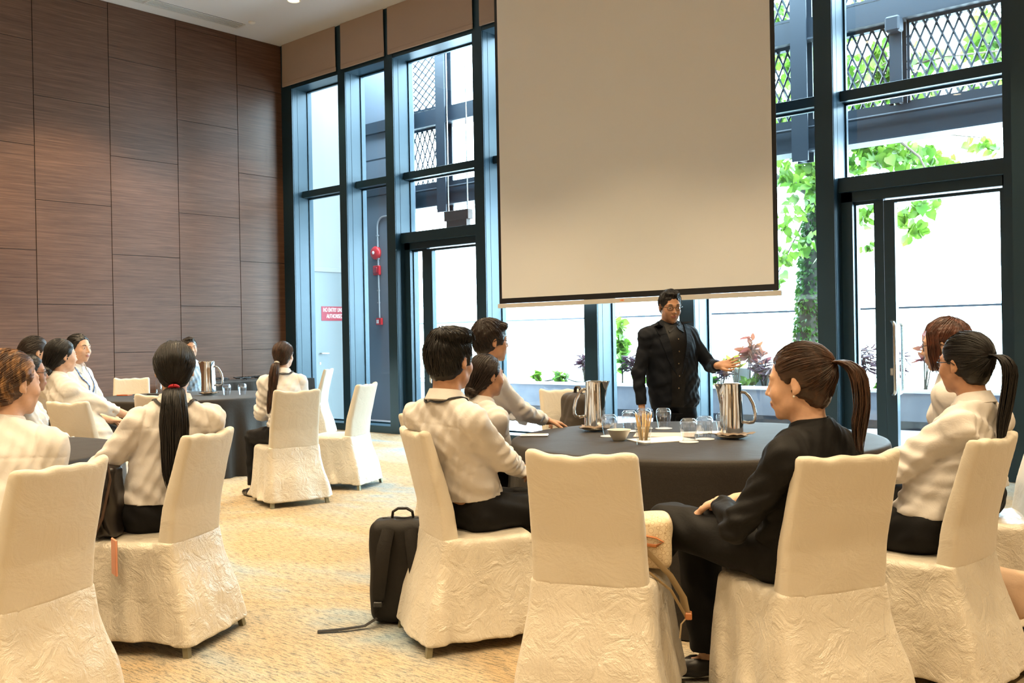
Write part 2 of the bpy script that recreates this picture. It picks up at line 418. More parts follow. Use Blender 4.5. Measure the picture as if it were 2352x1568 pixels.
# return wall with the service door, and the wall with the alarm
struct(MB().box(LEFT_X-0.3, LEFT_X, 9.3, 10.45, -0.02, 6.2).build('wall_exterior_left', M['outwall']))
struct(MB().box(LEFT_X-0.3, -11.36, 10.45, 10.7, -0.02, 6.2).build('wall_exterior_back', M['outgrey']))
p = empty('door_3', (LEFT_X, 9.88, 0)); struct(p)
M['doorgrey'] = mat('pale_grey_door_paint', (0.17, 0.20, 0.21), 0.5)
f = MB(); f.box(0.001, 0.03, -0.58, -0.53, 0, 2.47); f.box(0.001, 0.03, 0.5, 0.55, 0, 2.47); f.box(0.001, 0.035, -0.58, 0.55, 2.40, 2.47, bev=0.004); f.build('door_frame', M['outwall'], p)
lf = MB().box(0.001, 0.02, -0.53, 0.5, 0.01, 2.40).build('door_leaf', M['doorgrey'], p)
h = MB(); h.tube([(0.02, -0.40, 1.10), (0.07, -0.40, 1.10), (0.075, -0.39, 1.10), (0.075, -0.26, 1.097)], 0.011, 8); h.lathe([(0.0005, 0), (0.02, 0)], 12, (0, 0, 0)) if False else None
h.build('door_handle', M['satinsteel'], lf, smooth=True)
MB().box(0.02, 0.026, -0.415, -0.385, 0.92, 0.96, bev=0.002).build('keyhole', M['satinsteel'], lf)
# notice on the door
def text_obj(txt, name, size, loc, rot, material, parent=None, ext=0.0008, align='LEFT', sx=1.0):
    cu = bpy.data.curves.new(name, 'FONT'); cu.body = txt; cu.size = size; cu.extrude = ext; cu.align_x = align
    o = bpy.data.objects.new(name, cu); COL.objects.link(o)
    dg = bpy.context.evaluated_depsgraph_get(); dg.update()
    me = bpy.data.meshes.new_from_object(o.evaluated_get(dg)); bpy.data.objects.remove(o)
    me.materials.clear(); me.materials.append(material)
    o = bpy.data.objects.new(name, me); o.location = loc; o.rotation_euler = rot; o.scale = (sx, 1, 1); link(o, parent); return o
sg = empty('door_sign', (LEFT_X+0.021, 9.52, 1.735)); tag(sg, 'red door notice with white lettering about no entry unless authorised', 'sign')
M['signred'] = mat('red_sign', (0.26, 0.010, 0.028), 0.5)
MB().box(0, 0.004, 0, 0.62, -0.115, 0.115, bev=0.0015).build('sign_board', M['signred'], sg)
text_obj('NO ENTRY UNLESS', 'lettering', 0.094, (0.0055, 0.035, 0.028), (PI/2, 0, PI/2), M['white'], sg, sx=0.57)
text_obj('AUTHORISED', 'lettering', 0.094, (0.0055, 0.10, -0.072), (PI/2, 0, PI/2), M['white'], sg, sx=0.57)
# steel bands on the alarm wall
for z0, z1, n in ((4.68, 4.86, 41), (3.66, 3.80, 42)): struct(MB().box(LEFT_X, -11.3, 10.38, 10.449, z0, z1).build('trim_%d' % n, M['steel']))
struct(MB().box(LEFT_X, -11.37, 10.445, 10.449, 4.26, 4.275).build('trim_43', M['steel']))
# alarm bell, call points, conduit
b = MB(); YB = 10.45
al = empty('fire_alarm_bell', (-12.05, YB, 2.73)); tag(al, 'round red alarm bell on the grey wall outside', 'alarm bell')
b.lathe([(0.0005, 0.075), (0.06, 0.072), (0.095, 0.055), (0.11, 0.03), (0.112, 0.0)], 28)
o = b.build('gong', M['red'], al, smooth=True); o.rotation_euler = (PI/2, 0, 0)
b = MB(); b.lathe([(0.0005, 0.088), (0.018, 0.086), (0.026, 0.080), (0.026, 0.07)], 16); o = b.build('hub', M['white'], al, smooth=True); o.rotation_euler = (PI/2, 0, 0)
b = MB(); b.box(-0.075, 0.075, -0.075, -0.001, -0.075, 0.075, bev=0.012); b.m = 1; b.lathe([(0.0005, 0), (0.03, 0)], 16)
M['darkred'] = mat('dark_red_lens', (0.30, 0.01, 0.02), 0.3)
bc = empty('alarm_beacon', (-12.02, YB, 2.44)); tag(bc, 'square dark red beacon below the alarm bell outside', 'alarm beacon')
MB().box(-0.078, 0.078, -0.05, -0.001, -0.078, 0.078, bev=0.01).build('housing', M['red'], bc)
MB().box(-0.055, 0.055, -0.075, -0.051, -0.055, 0.055, bev=0.015).build('lens', M['darkred'], bc)
cp_ = empty('call_point', (-11.985, YB, 1.60)); tag(cp_, 'small red call point box with white window on the outside wall', 'call point')
MB().box(-0.065, 0.065, -0.045, -0.001, -0.055, 0.055, bev=0.006).build('housing', M['red'], cp_)
MB().box(-0.045, 0.005, -0.049, -0.0455, -0.03, 0.03).build('window_plate', M['white'], cp_)
b = MB(); q = [(-11.985, YB-0.018, 1.66), (-12.0, YB-0.018, 3.15)]
for t in range(7): a = t/6*PI/2; q.append((-12.0+0.16-0.16*math.cos(a)*1.0, YB-0.018, 3.15+0.16*math.sin(a)))
q.append((-11.4, YB-0.018, 3.31)); b.tube(q, 0.014, 8)
for z in (1.9, 2.1, 2.62, 3.0): b.box(-12.02, -11.975, YB-0.034, YB-0.002, z, z+0.02)
tag(b.build('conduit_pipe', mat('conduit_grey', (0.33, 0.34, 0.36), 0.5), smooth=True), 'pale conduit pipe bending down the grey outside wall to the alarm', 'pipe')
# planter running along the terrace
pl = empty('planter', (-6, 12.9, -0.02)); tag(pl, 'long grey planter wall with pale coping across the terrace', 'planter')
MB().box(-13, 13, 0, 0.22, 0.12, 0.49).build('planter_wall', M['concrete'], pl); MB().box(-12.95, 13, 0.06, 0.2, 0, 0.12).build('plinth', M['steel'], pl)
MB().box(-13, 13, -0.02, 0.24, 0.49, 0.53, bev=0.006).build('coping', M['coping'], pl)
tag(MB().box(-19, 7, 13.12, 14.4, -0.02, 0.46).build('soil_bed', M['soil']), 'dark planting soil filling the long planter', 'soil', kind='stuff')
# balustrade behind
bl = empty('glass_balustrade', (-6, 14.5, 0)); tag(bl, 'frameless glass balustrade with slim rail beyond the planter', 'railing')
for k_ in range(13):
    x = -16+k_*2.0
    MB().box(x+0.01, x+1.99, 0, 0.012, -0.02, 1.62).build('glass_panel', M['frost'], bl)
MB().box(-16, 12, -0.02, 0.03, 1.62, 1.65).build('rail', M['steel'], bl)
# far towers
def tower(loc, w_, h_, cols, rows, label):
    t = empty('tower_block', loc); tag(t, label, 'building', 'pale tower blocks beyond the terrace')
    MB().box(-w_/2, w_/2, 0, 12, -40, h_).build('facade', M['farwall'], t)
    for r in range(rows):
        for c in range(cols):
            x = -w_/2+ (c+0.5)*w_/cols; z = h_-2.2-r*3.0
            MB().box(x-0.3, x+0.3, -0.05, -0.001, z, z+0.75).build('window', M['farwin'], t)
tower((-52, 62, 0), 26, 10.5, 7, 3, 'pale tower block with small blue windows seen left of the standing speaker')
tower((-22, 66, 0), 22, 7.5, 6, 2, 'pale lower block faint in the glare right of the standing speaker')
# steel pergola structure with expanded mesh
def steel_beam(x0, x1, y, z0, z1, label, name='steel_beam'):
    o = MB(); o.box(x0, x1, y, y+0.12, z0, z1); o.box(x0, x1, y-0.10, y+0.22, z0-0.02, z0); 
    if z1-z0 > 0.3: o.tube([(x0, y-0.05, z1-0.10), (x1, y-0.05, z1-0.10)], 0.018, 8)
    return tag(o.build(name, M['steel']), label, 'steel beam')
steel_beam(-13, 4, 10.8, 3.43, 3.79, 'deep blue grey steel beam of the outdoor walkway crossing the windows')
steel_beam(-13, 4, 10.8, 4.72, 4.98, 'upper blue grey steel beam above the mesh guard outside')
def steel_post(x, w_, y, z0, z1, label):
    o = MB(); o.box(x-w_/2, x+w_/2, y-0.03, y-0.01, z0, z1); o.box(x-w_/2, x+w_/2, y+0.13, y+0.15, z0, z1); o.box(x-0.02, x+0.02, y-0.01, y+0.13, z0, z1)
    return tag(o.build('steel_post', M['steel']), label, 'steel post')
steel_post(-4.81, 0.20, 10.72, 3.3, 6.4, 'wide steel post outside right beside the projection screen')
q = steel_post(-3.70, 0.13, 10.74, 3.79, 4.72, 'short steel post with bracket in the mesh guard over the right door')
steel_post(-2.0, 0.13, 10.74, 3.79, 6.4, 'steel post outside hidden past the right-hand pier')
steel_post(-10.76, 0.2, 10.72, 3.3, 6.4, 'steel post outside above the left glazed door')
steel_post(-10.05, 0.2, 10.9, 3.3, 6.4, 'second steel post outside above the left glazed door')
tag(MB().box(-3.78, -3.62, 10.6, 10.75, 4.55, 4.72, bev=0.02).build('beam_bracket', M['steel']), 'steel bracket block where the short post meets the upper beam', 'bracket')
def mesh_guard(x0, x1, z0, z1, y, label, sx=0.115, sz=0.27, r=0.013):
    p = empty('mesh_guard', ((x0+x1)/2, y, z0)); tag(p, label, 'mesh panel', 'expanded metal guard panels outside')
    W = (x1-x0)/2; H_ = z1-z0; b = MB()
    k = 0; slope = sz/sx
    n = int((2*W+H_/slope)/sx)+2
    for sgn in (1, -1):
        for i in range(n):
            xs = -W - H_/slope + i*sx
            # line x = xs + z/slope  (or mirrored)
            za, zb = 0.0, H_
            xa, xb = xs, xs+H_/slope
            if xb < -W or xa > W: continue
            if xa < -W: za = (-W-xa)*slope; xa = -W
            if xb > W: zb = (W-xs)*slope; xb = W
            if zb-za < 0.02: continue
            b.tube([(sgn*xa, 0, za), (sgn*xb, 0, zb)], r, 4, cap=False)
    b.build('mesh', M['steel'], p)
    f = MB(); f.box(-W, W, -0.02, 0.02, 0, 0.03); f.box(-W, W, -0.02, 0.02, H_-0.03, H_); f.box(-W, -W+0.03, -0.02, 0.02, 0, H_); f.box(W-0.03, W, -0.02, 0.02, 0, H_); f.build('edge_frame', M['steel'], p)
mesh_guard(-4.69, -3.78, 3.79, 4.70, 10.85, 'diamond mesh guard panel outside between the wide post and the short post')
mesh_guard(-3.62, -2.08, 3.79, 4.70, 10.85, 'diamond mesh guard panel above the right-hand glazed door')
mesh_guard(-6.6, -4.93, 3.79, 4.70, 10.85, 'diamond mesh guard panel outside just right of the projection screen')
mesh_guard(-6.6, -4.93, 5.0, 6.3, 10.85, 'upper diamond mesh panel outside just right of the projection screen')
mesh_guard(-4.69, -2.08, 5.0, 6.3, 10.85, 'upper diamond mesh panel high above the right-hand glazed door')
mesh_guard(-11.9, -10.88, 3.79, 4.70, 10.85, 'diamond mesh guard panel outside above the left glazed door')
mesh_guard(-11.9, -10.88, 5.0, 6.2, 10.85, 'tall diamond mesh panel outside at the top of the left glazed door', 0.16, 0.13)
# hanging sign box outside the left door
p = empty('hanging_box', (-9.53, 9.8, 2.95)); tag(p, 'dark brown box hanging from two rods outside above the left door', 'hanging sign')
M['brown'] = mat('dark_brown_box', (0.035, 0.016, 0.010), 0.5)
MB().box(-0.24, 0.24, -0.05, 0.05, 0.03, 0.17, bev=0.004).build('box_body', M['brown'], p); MB().box(-0.2, 0.2, -0.04, 0.04, -0.08, 0.03).build('lower_box', M['brown'], p)
for x in (-0.19, 0.19): MB().tube([(x, 0, 0.17), (x, 0, 3.3)], 0.011, 6).build('rod', M['satinsteel'], p)
# ================================================================== sculpting in a distance field
class Vol:
    def __init__(s, lo, hi, h):
        s.lo = np.array(lo, np.float32); s.h = h
        s.n = np.ceil((np.array(hi)-s.lo)/h).astype(int)+1
        s.D = np.full(s.n, 9.0, np.float32)
    def blk(s, lo, hi, pad):
        a = np.clip(np.floor((np.array(lo)-pad-s.lo)/s.h).astype(int), 0, s.n)
        b = np.clip(np.ceil((np.array(hi)+pad-s.lo)/s.h).astype(int)+1, 0, s.n)
        sl = tuple(slice(a[i], b[i]) for i in range(3))
        ax = [(s.lo[i]+s.h*np.arange(a[i], b[i], dtype=np.float32)) for i in range(3)]
        return sl, ax[0][:, None, None], ax[1][None, :, None], ax[2][None, None, :]
    def put(s, fn, lo, hi, k, mode='add'):
        pad = k+2.5*s.h
        sl, X, Y, Z = s.blk(lo, hi, pad)
        A = s.D[sl]
        if A.size == 0: return s
        d = fn(X, Y, Z).astype(np.float32)
        if mode == 'add':
            if k > 0:
                hh = np.maximum(k-np.abs(A-d), 0)/k; s.D[sl] = np.minimum(A, d)-hh*hh*k*0.25
            else: s.D[sl] = np.minimum(A, d)
        else:
            d = -d
            if k > 0:
                hh = np.maximum(k-np.abs(A-d), 0)/k; s.D[sl] = np.maximum(A, d)+hh*hh*k*0.25
            else: s.D[sl] = np.maximum(A, d)
        return s
    def cap(s, a, b, ra, rb=None, k=0.01, mode='add', rx=1.0, ux=(1, 0, 0)):
        """tapered capsule; rx<1 flattens it across (ux is the wide axis)"""
        rb = ra if rb is None else rb
        a = np.array(a, np.float32); b = np.array(b, np.float32); R = max(ra, rb)
        ab = b-a; l2 = float(ab@ab)+1e-12
        if rx == 1.0:
            def fn(X, Y, Z):
                x, y, z = X-a[0], Y-a[1], Z-a[2]
                t = np.clip((x*ab[0]+y*ab[1]+z*ab[2])/l2, 0, 1)
                return np.sqrt((x-t*ab[0])**2+(y-t*ab[1])**2+(z-t*ab[2])**2)-(ra+(rb-ra)*t)
        else:
            tt = ab/math.sqrt(l2); u = np.array(ux, np.float32); u = u-tt*(u@tt); u /= np.linalg.norm(u); v = np.cross(tt, u)
            ln = math.sqrt(l2)
            def fn(X, Y, Z):
                x, y, z = X-a[0], Y-a[1], Z-a[2]
                p = x*u[0]+y*u[1]+z*u[2]; q = (x*v[0]+y*v[1]+z*v[2])/rx; r = x*tt[0]+y*tt[1]+z*tt[2]
                t = np.clip(r/ln, 0, 1); rr = ra+(rb-ra)*t
                e = (r-t*ln)
                dd = np.sqrt(p*p+q*q+e*e)
                g = np.sqrt((p*p+(q/rx)**2+e*e))/(dd+1e-6)
                return (dd-rr)/np.maximum(g, 1.0)
        return s.put(fn, np.minimum(a, b)-R, np.maximum(a, b)+R, k, mode)
    def ell(s, c, r, k=0.01, R=None, mode='add'):
        c = np.array(c, np.float32); r = np.array(r, np.float32); m = float(r.max())
        R_ = np.eye(3) if R is None else np.array(R)   # columns: local axes in world
        def fn(X, Y, Z):
            x, y, z = X-c[0], Y-c[1], Z-c[2]
            q = [x*R_[0, i]+y*R_[1, i]+z*R_[2, i] for i in range(3)]
            k0 = np.sqrt((q[0]/r[0])**2+(q[1]/r[1])**2+(q[2]/r[2])**2)
            k1 = np.sqrt((q[0]/r[0]**2)**2+(q[1]/r[1]**2)**2+(q[2]/r[2]**2)**2)+1e-6
            return k0*(k0-1.0)/k1
        return s.put(fn, c-m, c+m, k, mode)
    def cut(s, p, n, k=0.0, lo=None, hi=None):
        """keep the side the normal points away from"""
        p = np.array(p, np.float32); n = np.array(n, np.float32); n = n/np.linalg.norm(n)
        lo = s.lo if lo is None else lo; hi = s.lo+s.h*s.n if hi is None else hi
        def fn(X, Y, Z): return -((X-p[0])*n[0]+(Y-p[1])*n[1]+(Z-p[2])*n[2])
        pad = 0.0
        sl, X, Y, Z = s.blk(lo, hi, pad); d = -fn(X, Y, Z); s.D[sl] = np.maximum(s.D[sl], d.astype(np.float32)); return s
    def disp(s, fn):
        sl, X, Y, Z = s.blk(s.lo, s.lo+s.h*s.n, 0); s.D += np.where(np.abs(s.D) < 0.04, fn(X, Y, Z), 0).astype(np.float32); return s
    def mesh(s):
        D = s.D; 
        D[0, :, :] = np.maximum(D[0], 1e-4); D[-1] = np.maximum(D[-1], 1e-4); D[:, 0] = np.maximum(D[:, 0], 1e-4); D[:, -1] = np.maximum(D[:, -1], 1e-4); D[:, :, 0] = np.maximum(D[:, :, 0], 1e-4); D[:, :, -1] = np.maximum(D[:, :, -1], 1e-4)
        B = D < 0
        c = [B[i:B.shape[0]-1+i, j:B.shape[1]-1+j, k:B.shape[2]-1+k] for i in (0, 1) for j in (0, 1) for k in (0, 1)]
        anyb = c[0].copy(); allb = c[0].copy()
        for q in c[1:]: anyb |= q; allb &= q
        act = anyb & ~allb
        idx = np.argwhere(act); n = len(idx)
        if n == 0: return np.zeros((0, 3)), np.zeros((0, 4), int)
        ids = np.full(act.shape, -1, np.int32); ids[act] = np.arange(n, dtype=np.int32)
        i, j, k = idx.T
        C = np.empty((n, 2, 2, 2), np.float32)
        for a in (0, 1):
            for b in (0, 1):
                for d in (0, 1): C[:, a, b, d] = D[i+a, j+b, k+d]
        P = np.zeros((n, 3), np.float32); W = np.zeros(n, np.float32)
        for ax in range(3):
            for u in (0, 1):
                for v in (0, 1):
                    s0 = [u, v]; s0.insert(ax, 0); s1 = [u, v]; s1.insert(ax, 1)
                    d0 = C[:, s0[0], s0[1], s0[2]]; d1 = C[:, s1[0], s1[1], s1[2]]
                    mk = (d0 < 0) != (d1 < 0); t = np.where(mk, d0/(d0-d1+1e-20), 0)
                    for q in range(3):
                        P[:, q] += mk*(t if q == ax else s0[q])
                    W += mk
        P = P/W[:, None]
        V = s.lo + (idx+P)*s.h
        Fs = []
        for ax in range(3):
            sl0 = [slice(1, -1)]*3; sl1 = [slice(1, -1)]*3; sl0[ax] = slice(0, -1); sl1[ax] = slice(1, None)
            b0 = B[tuple(sl0)]; b1 = B[tuple(sl1)]
            for flip, mk in ((False, b0 & ~b1), (True, ~b0 & b1)):
                e = np.argwhere(mk)
                if len(e) == 0: continue
                off = np.ones(3, int); off[ax] = 0; e = e+off
                o1, o2 = [(1, 2), (2, 0), (0, 1)][ax]
                def g(a, b):
                    q = e.copy(); q[:, o1] -= a; q[:, o2] -= b; return ids[q[:, 0], q[:, 1], q[:, 2]]
                qd = np.stack([g(1, 1), g(0, 1), g(0, 0), g(1, 0)], 1)
                if flip: qd = qd[:, ::-1]
                Fs.append(qd)
        F = np.concatenate(Fs)
        F = F[(F >= 0).all(1)]
        return V, F
    def build(s, name, mats, parent=None, mi=None, smooth_it=1):
        V, F = s.mesh()
        for _ in range(smooth_it):
            A = np.zeros((len(V), 3)); cnt = np.bincount(F.ravel(), minlength=len(V))*2.0
            for q in range(4):
                nb = V[F[:, (q+1) % 4]]+V[F[:, (q+3) % 4]]
                for c_ in range(3): A[:, c_] += np.bincount(F[:, q], weights=nb[:, c_], minlength=len(V))
            V = np.where(cnt[:, None] > 0, V*0.5+0.5*A/np.maximum(cnt, 1)[:, None], V)
        idx = None
        if mi is not None:
            c = V[F].mean(1); idx = mi(c)
        return meshobj(name, V.astype(np.float32), F, mats, parent, True, idx)
def tubes_mesh(P, R, n=3):
    """P: strands x points x 3, R: strands x points radii -> V, F"""
    K, Mm, _ = P.shape
    T = np.gradient(P, axis=1); T /= np.linalg.norm(T, axis=2, keepdims=True)+1e-9
    up = np.zeros_like(T); up[..., 0] = 0.31; up[..., 1] = 0.27; up[..., 2] = 0.91
    U = np.cross(T, up); U /= np.linalg.norm(U, axis=2, keepdims=True)+1e-9; Wv = np.cross(T, U)
    V = []
    for q in range(n):
        a = 2*PI*q/n; V.append(P+(U*math.cos(a)+Wv*math.sin(a))*R[..., None])
    V = np.stack(V, 2).reshape(-1, 3)
    base = (np.arange(K)[:, None]*Mm+np.arange(Mm-1)[None, :])*n
    F = []
    for q in range(n):
        a = base+q; b = base+(q+1) % n; F.append(np.stack([a, b, b+n, a+n], -1).reshape(-1, 4))
    return V.astype(np.float32), np.concatenate(F)
def join_into(o, V, F, mi=0):
    """add more quads to a quad mesh object"""
    me = o.data; n = len(me.vertices); v0 = np.empty(n*3, np.float32); me.vertices.foreach_get('co', v0)
    nl = len(me.loops); l0 = np.empty(nl, np.int32); me.loops.foreach_get('vertex_index', l0)
    m0 = np.empty(len(me.polygons), np.int32); me.polygons.foreach_get('material_index', m0)
    V2 = np.concatenate([v0.reshape(-1, 3), V]); F2 = np.concatenate([l0.reshape(-1, 4), F+n])
    mats = list(me.materials); name = me.name
    par = o.parent; nm = o.name
    o2 = meshobj('tmp', V2, F2, mats, None, True, np.concatenate([m0, np.full(len(F), mi, np.int32)]))
    old = o.data; o.data = o2.data; bpy.data.objects.remove(o2); bpy.data.meshes.remove(old); o.data.name = nm
    return o
def rotz(a): c, s_ = math.cos(a), math.sin(a); return np.array([[c, -s_, 0], [s_, c, 0], [0, 0, 1.0]])
def rotx(a): c, s_ = math.cos(a), math.sin(a); return np.array([[1.0, 0, 0], [0, c, -s_], [0, s_, c]])
def roty(a): c, s_ = math.cos(a), math.sin(a); return np.array([[c, 0, s_], [0, 1.0, 0], [-s_, 0, c]])
# ================================================================== people
def skinmat(name, c):
    m = mat(name, c, 0.50, spec=0.35); PB(m).inputs['Subsurface Weight'].default_value = 0.08
    PB(m).inputs['Subsurface Radius'].default_value = (0.6, 0.25, 0.12); PB(m).inputs['Subsurface Scale'].default_value = 0.012
    v = coords(m, (1, 1, 1)); n = noise(m, v, 35, 3)
    L(m, ramp(m, n, [(0.3, tuple(x*0.9 for x in c)), (0.7, tuple(min(1, x*1.08) for x in c))]), PB(m).inputs['Base Color']); return m
SK = {'fair': skinmat('skin_fair', (0.62, 0.38, 0.26)), 'tan': skinmat('skin_tan', (0.50, 0.27, 0.16)), 'brown': skinmat('skin_brown', (0.36, 0.175, 0.10))}
M['lip'] = mat('lips', (0.40, 0.15, 0.12), 0.45)
M['sclera'] = mat('eye_white', (0.75, 0.72, 0.70), 0.2); M['iris'] = mat('eye_iris', (0.015, 0.008, 0.005), 0.1)
def hairmat(name, c, hi=None):
    m = mat(name, c, 0.42, spec=0.4)
    if hi is not None:
        v = coords(m, (40, 5, 12)); n = noise(m, v, 1.6, 4, 0.6)
        L(m, ramp(m, n, [(0.46, c), (0.68, hi)]), PB(m).inputs['Base Color'])
    return m
HA = {'black': hairmat('hair_black', (0.010, 0.008, 0.007)), 'dark': hairmat('hair_dark_brown', (0.022, 0.013, 0.009)),
      'brown': hairmat('hair_brown', (0.034, 0.017, 0.010), (0.085, 0.038, 0.020)), 'red': hairmat('hair_reddish', (0.05, 0.018, 0.010), (0.13, 0.040, 0.020)),
      'light': hairmat('hair_brown_highlights', (0.060, 0.024, 0.011), (0.42, 0.21, 0.075)), 'grey': hairmat('hair_black_grey', (0.02, 0.016, 0.014), (0.07, 0.06, 0.055))}
def cloth(name, c, rough=0.85, fine=260, amt=0.25, spec=0.2):
    m = mat(name, c, rough, spec=spec); v = coords(m, (1, 1, 1)); a = noise(m, v, 14, 4, 0.6, 1.0); b = noise(m, v, fine, 2)
    h = mth(m, 'ADD', mth(m, 'MULTIPLY', a, 1.0), mth(m, 'MULTIPLY', b, 0.12)); bump(m, h, amt, 0.012); return m
M['shirt'] = cloth('white_cotton_shirt', (0.66, 0.63, 0.605)); M['shirtblue'] = cloth('pale_blue_shirt', (0.50, 0.60, 0.70))
M['blackcloth'] = cloth('black_wool', (0.0055, 0.005, 0.005), 0.7, amt=0.2); M['navy'] = cloth('dark_navy_suiting', (0.006, 0.008, 0.013), 0.75, amt=0.2)
M['blackshirt'] = cloth('black_satin_shirt', (0.004, 0.004, 0.005), 0.5, amt=0.3, spec=0.3)
M['shoe'] = mat('black_leather', (0.012, 0.010, 0.009), 0.35)
M['lanyard'] = mat('black_lanyard_ribbon', (0.010, 0.010, 0.014), 0.6); M['bluelanyard'] = mat('dark_blue_patterned_lanyard', (0.012, 0.03, 0.10), 0.6)
_bk = N(M['bluelanyard'], 'ShaderNodeTexChecker'); L(M['bluelanyard'], coords(M['bluelanyard'], (1, 1, 1)), _bk.inputs['Vector']); _bk.inputs['Scale'].default_value = 55
_bk.inputs['Color1'].default_value = (0.012, 0.03, 0.10, 1); _bk.inputs['Color2'].default_value = (0.10, 0.22, 0.45, 1); L(M['bluelanyard'], _bk.outputs['Color'], PB(M['bluelanyard']).inputs['Base Color'])
M['wire'] = mat('spectacle_frame', (0.02, 0.018, 0.018), 0.3, 0.6); M['lens'] = glassmat('spectacle_lens', (0.96, 0.97, 0.98))
M['red_tie'] = mat('red_hair_tie', (0.45, 0.01, 0.02), 0.6); M['white_pearl'] = mat('pearl', (0.7, 0.68, 0.62), 0.25)

def fdir(ang):
    """world heading for an angle measured clockwise from the room's long diagonal"""
    a = math.radians(ang); s_, c_ = math.sin(CAMYAW), math.cos(CAMYAW)
    return (s_*math.cos(a)+c_*math.sin(a), c_*math.cos(a)-s_*math.sin(a))
def heading(ang): f = fdir(ang); return math.atan2(-f[0], f[1])

def head_prims(v, Hc, R, s, male):
    def P(x, y, z): return np.array(Hc)+R@(np.array([x, y, z])*s)
    def E(c, r, k=0.01, mode='add'): v.ell(P(*c), np.array(r)*s, k, R, mode)
    def S_(c, r, k=0.01, mode='add'): v.cap(P(*c), P(*c), r*s, k=k, mode=mode)
    E((0, -0.010, 0.030), (0.073, 0.092, 0.086), 0.02)
    E((0, 0.030, -0.028), (0.057, 0.058, 0.076), 0.03)
    E((0, 0.030, -0.072), (0.043+0.004*male, 0.046, 0.034), 0.03)
    S_((0, 0.068, -0.098), 0.013+0.002*male, 0.02)
    for q in (-1, 1):
        S_((q*0.036, 0.060, -0.028), 0.020, 0.025)
        S_((q*0.040, 0.012, -0.060), 0.013+0.004*male, 0.025)
        v.cap(P(q*0.012, 0.083, 0.024), P(q*0.040, 0.072, 0.024), 0.007*s, k=0.014)
        S_((q*0.030, 0.098, 0.004), 0.013, 0.014, 'sub')
        E((q*0.031, 0.071, 0.004), (0.0155, 0.0145, 0.0125), 0.004)
    v.cap(P(0, 0.084, 0.016), P(0, 0.100, -0.024), 0.0065*s, 0.0085*s, k=0.010)
    S_((0, 0.104, -0.027), 0.0075, 0.006)
    for q in (-1, 1): S_((q*0.011, 0.092, -0.031), 0.0072, 0.006)
    S_((0, 0.080, -0.060), 0.014, 0.016)
    E((0, 0.0865, -0.055), (0.024, 0.0085, 0.0050), 0.004); E((0, 0.085, -0.0655), (0.020, 0.0085, 0.0060), 0.004)
    for q in (-1, 1):
        Re = R@rotz(-q*0.35)@rotx(-0.15)
        v.ell(P(q*0.077, -0.012, -0.004), np.array((0.0080, 0.0155, 0.027))*s, 0.006, Re)
        v.ell(P(q*0.087, -0.006, 0.000), np.array((0.006, 0.010, 0.017))*s, 0.004, Re, 'sub')
        S_((q*0.076, -0.005, -0.027), 0.007, 0.006)

def hand_prims(v, W, d, n, side, s=1.0, curl=(0.35, 0.5, 0.5), spread=0.10):
    """palm, four jointed fingers and a thumb; d = along the hand, n = out of the palm, side = +1/-1 thumb side of a = d x n"""
    W = np.array(W, float); d = np.array(d, float); d /= np.linalg.norm(d); n = np.array(n, float); n = n-d*(n@d); n /= np.linalg.norm(n); a = np.cross(d, n)*side
    R = np.stack([a, d, n], 1)
    v.ell(W+d*0.045*s, np.array((0.040, 0.050, 0.015))*s, 0.012, R)
    v.cap(W+d*0.02*s-a*0.012*s, W+d*0.078*s-a*0.026*s, 0.014*s, 0.012*s, k=0.01); v.cap(W+d*0.02*s+a*0.012*s, W+d*0.082*s+a*0.026*s, 0.015*s, 0.012*s, k=0.01)
    L_ = [0.070, 0.078, 0.072, 0.058]; off = [0.029, 0.010, -0.010, -0.028]; st = [0.084, 0.088, 0.085, 0.076]
    for i in range(4):
        p = W+d*st[i]*s+a*off[i]*s; ang = 0.0; spr = spread*(1.5-i)
        r0 = 0.0092*s
        for j, f in enumerate((0.45, 0.30, 0.25)):
            ang += curl[j]*(1+0.15*i)
            dd = (d*math.cos(ang)+n*math.sin(ang))*math.cos(spr)+a*math.sin(spr)
            q = p+dd*L_[i]*f*s; v.cap(p, q, r0, r0*0.92, k=0.003); p = q; r0 *= 0.92
    p = W+d*0.022*s+a*0.030*s
    for j, (ln, r) in enumerate(((0.040, 0.0125), (0.030, 0.0105), (0.024, 0.009))):
        dd = d*(0.66+0.12*j)+a*(0.66-0.22*j)+n*(0.30+0.12*j); dd /= np.linalg.norm(dd)
        q = p+dd*ln*s; v.cap(p, q, r*s, r*0.9*s, k=0.006); p = q

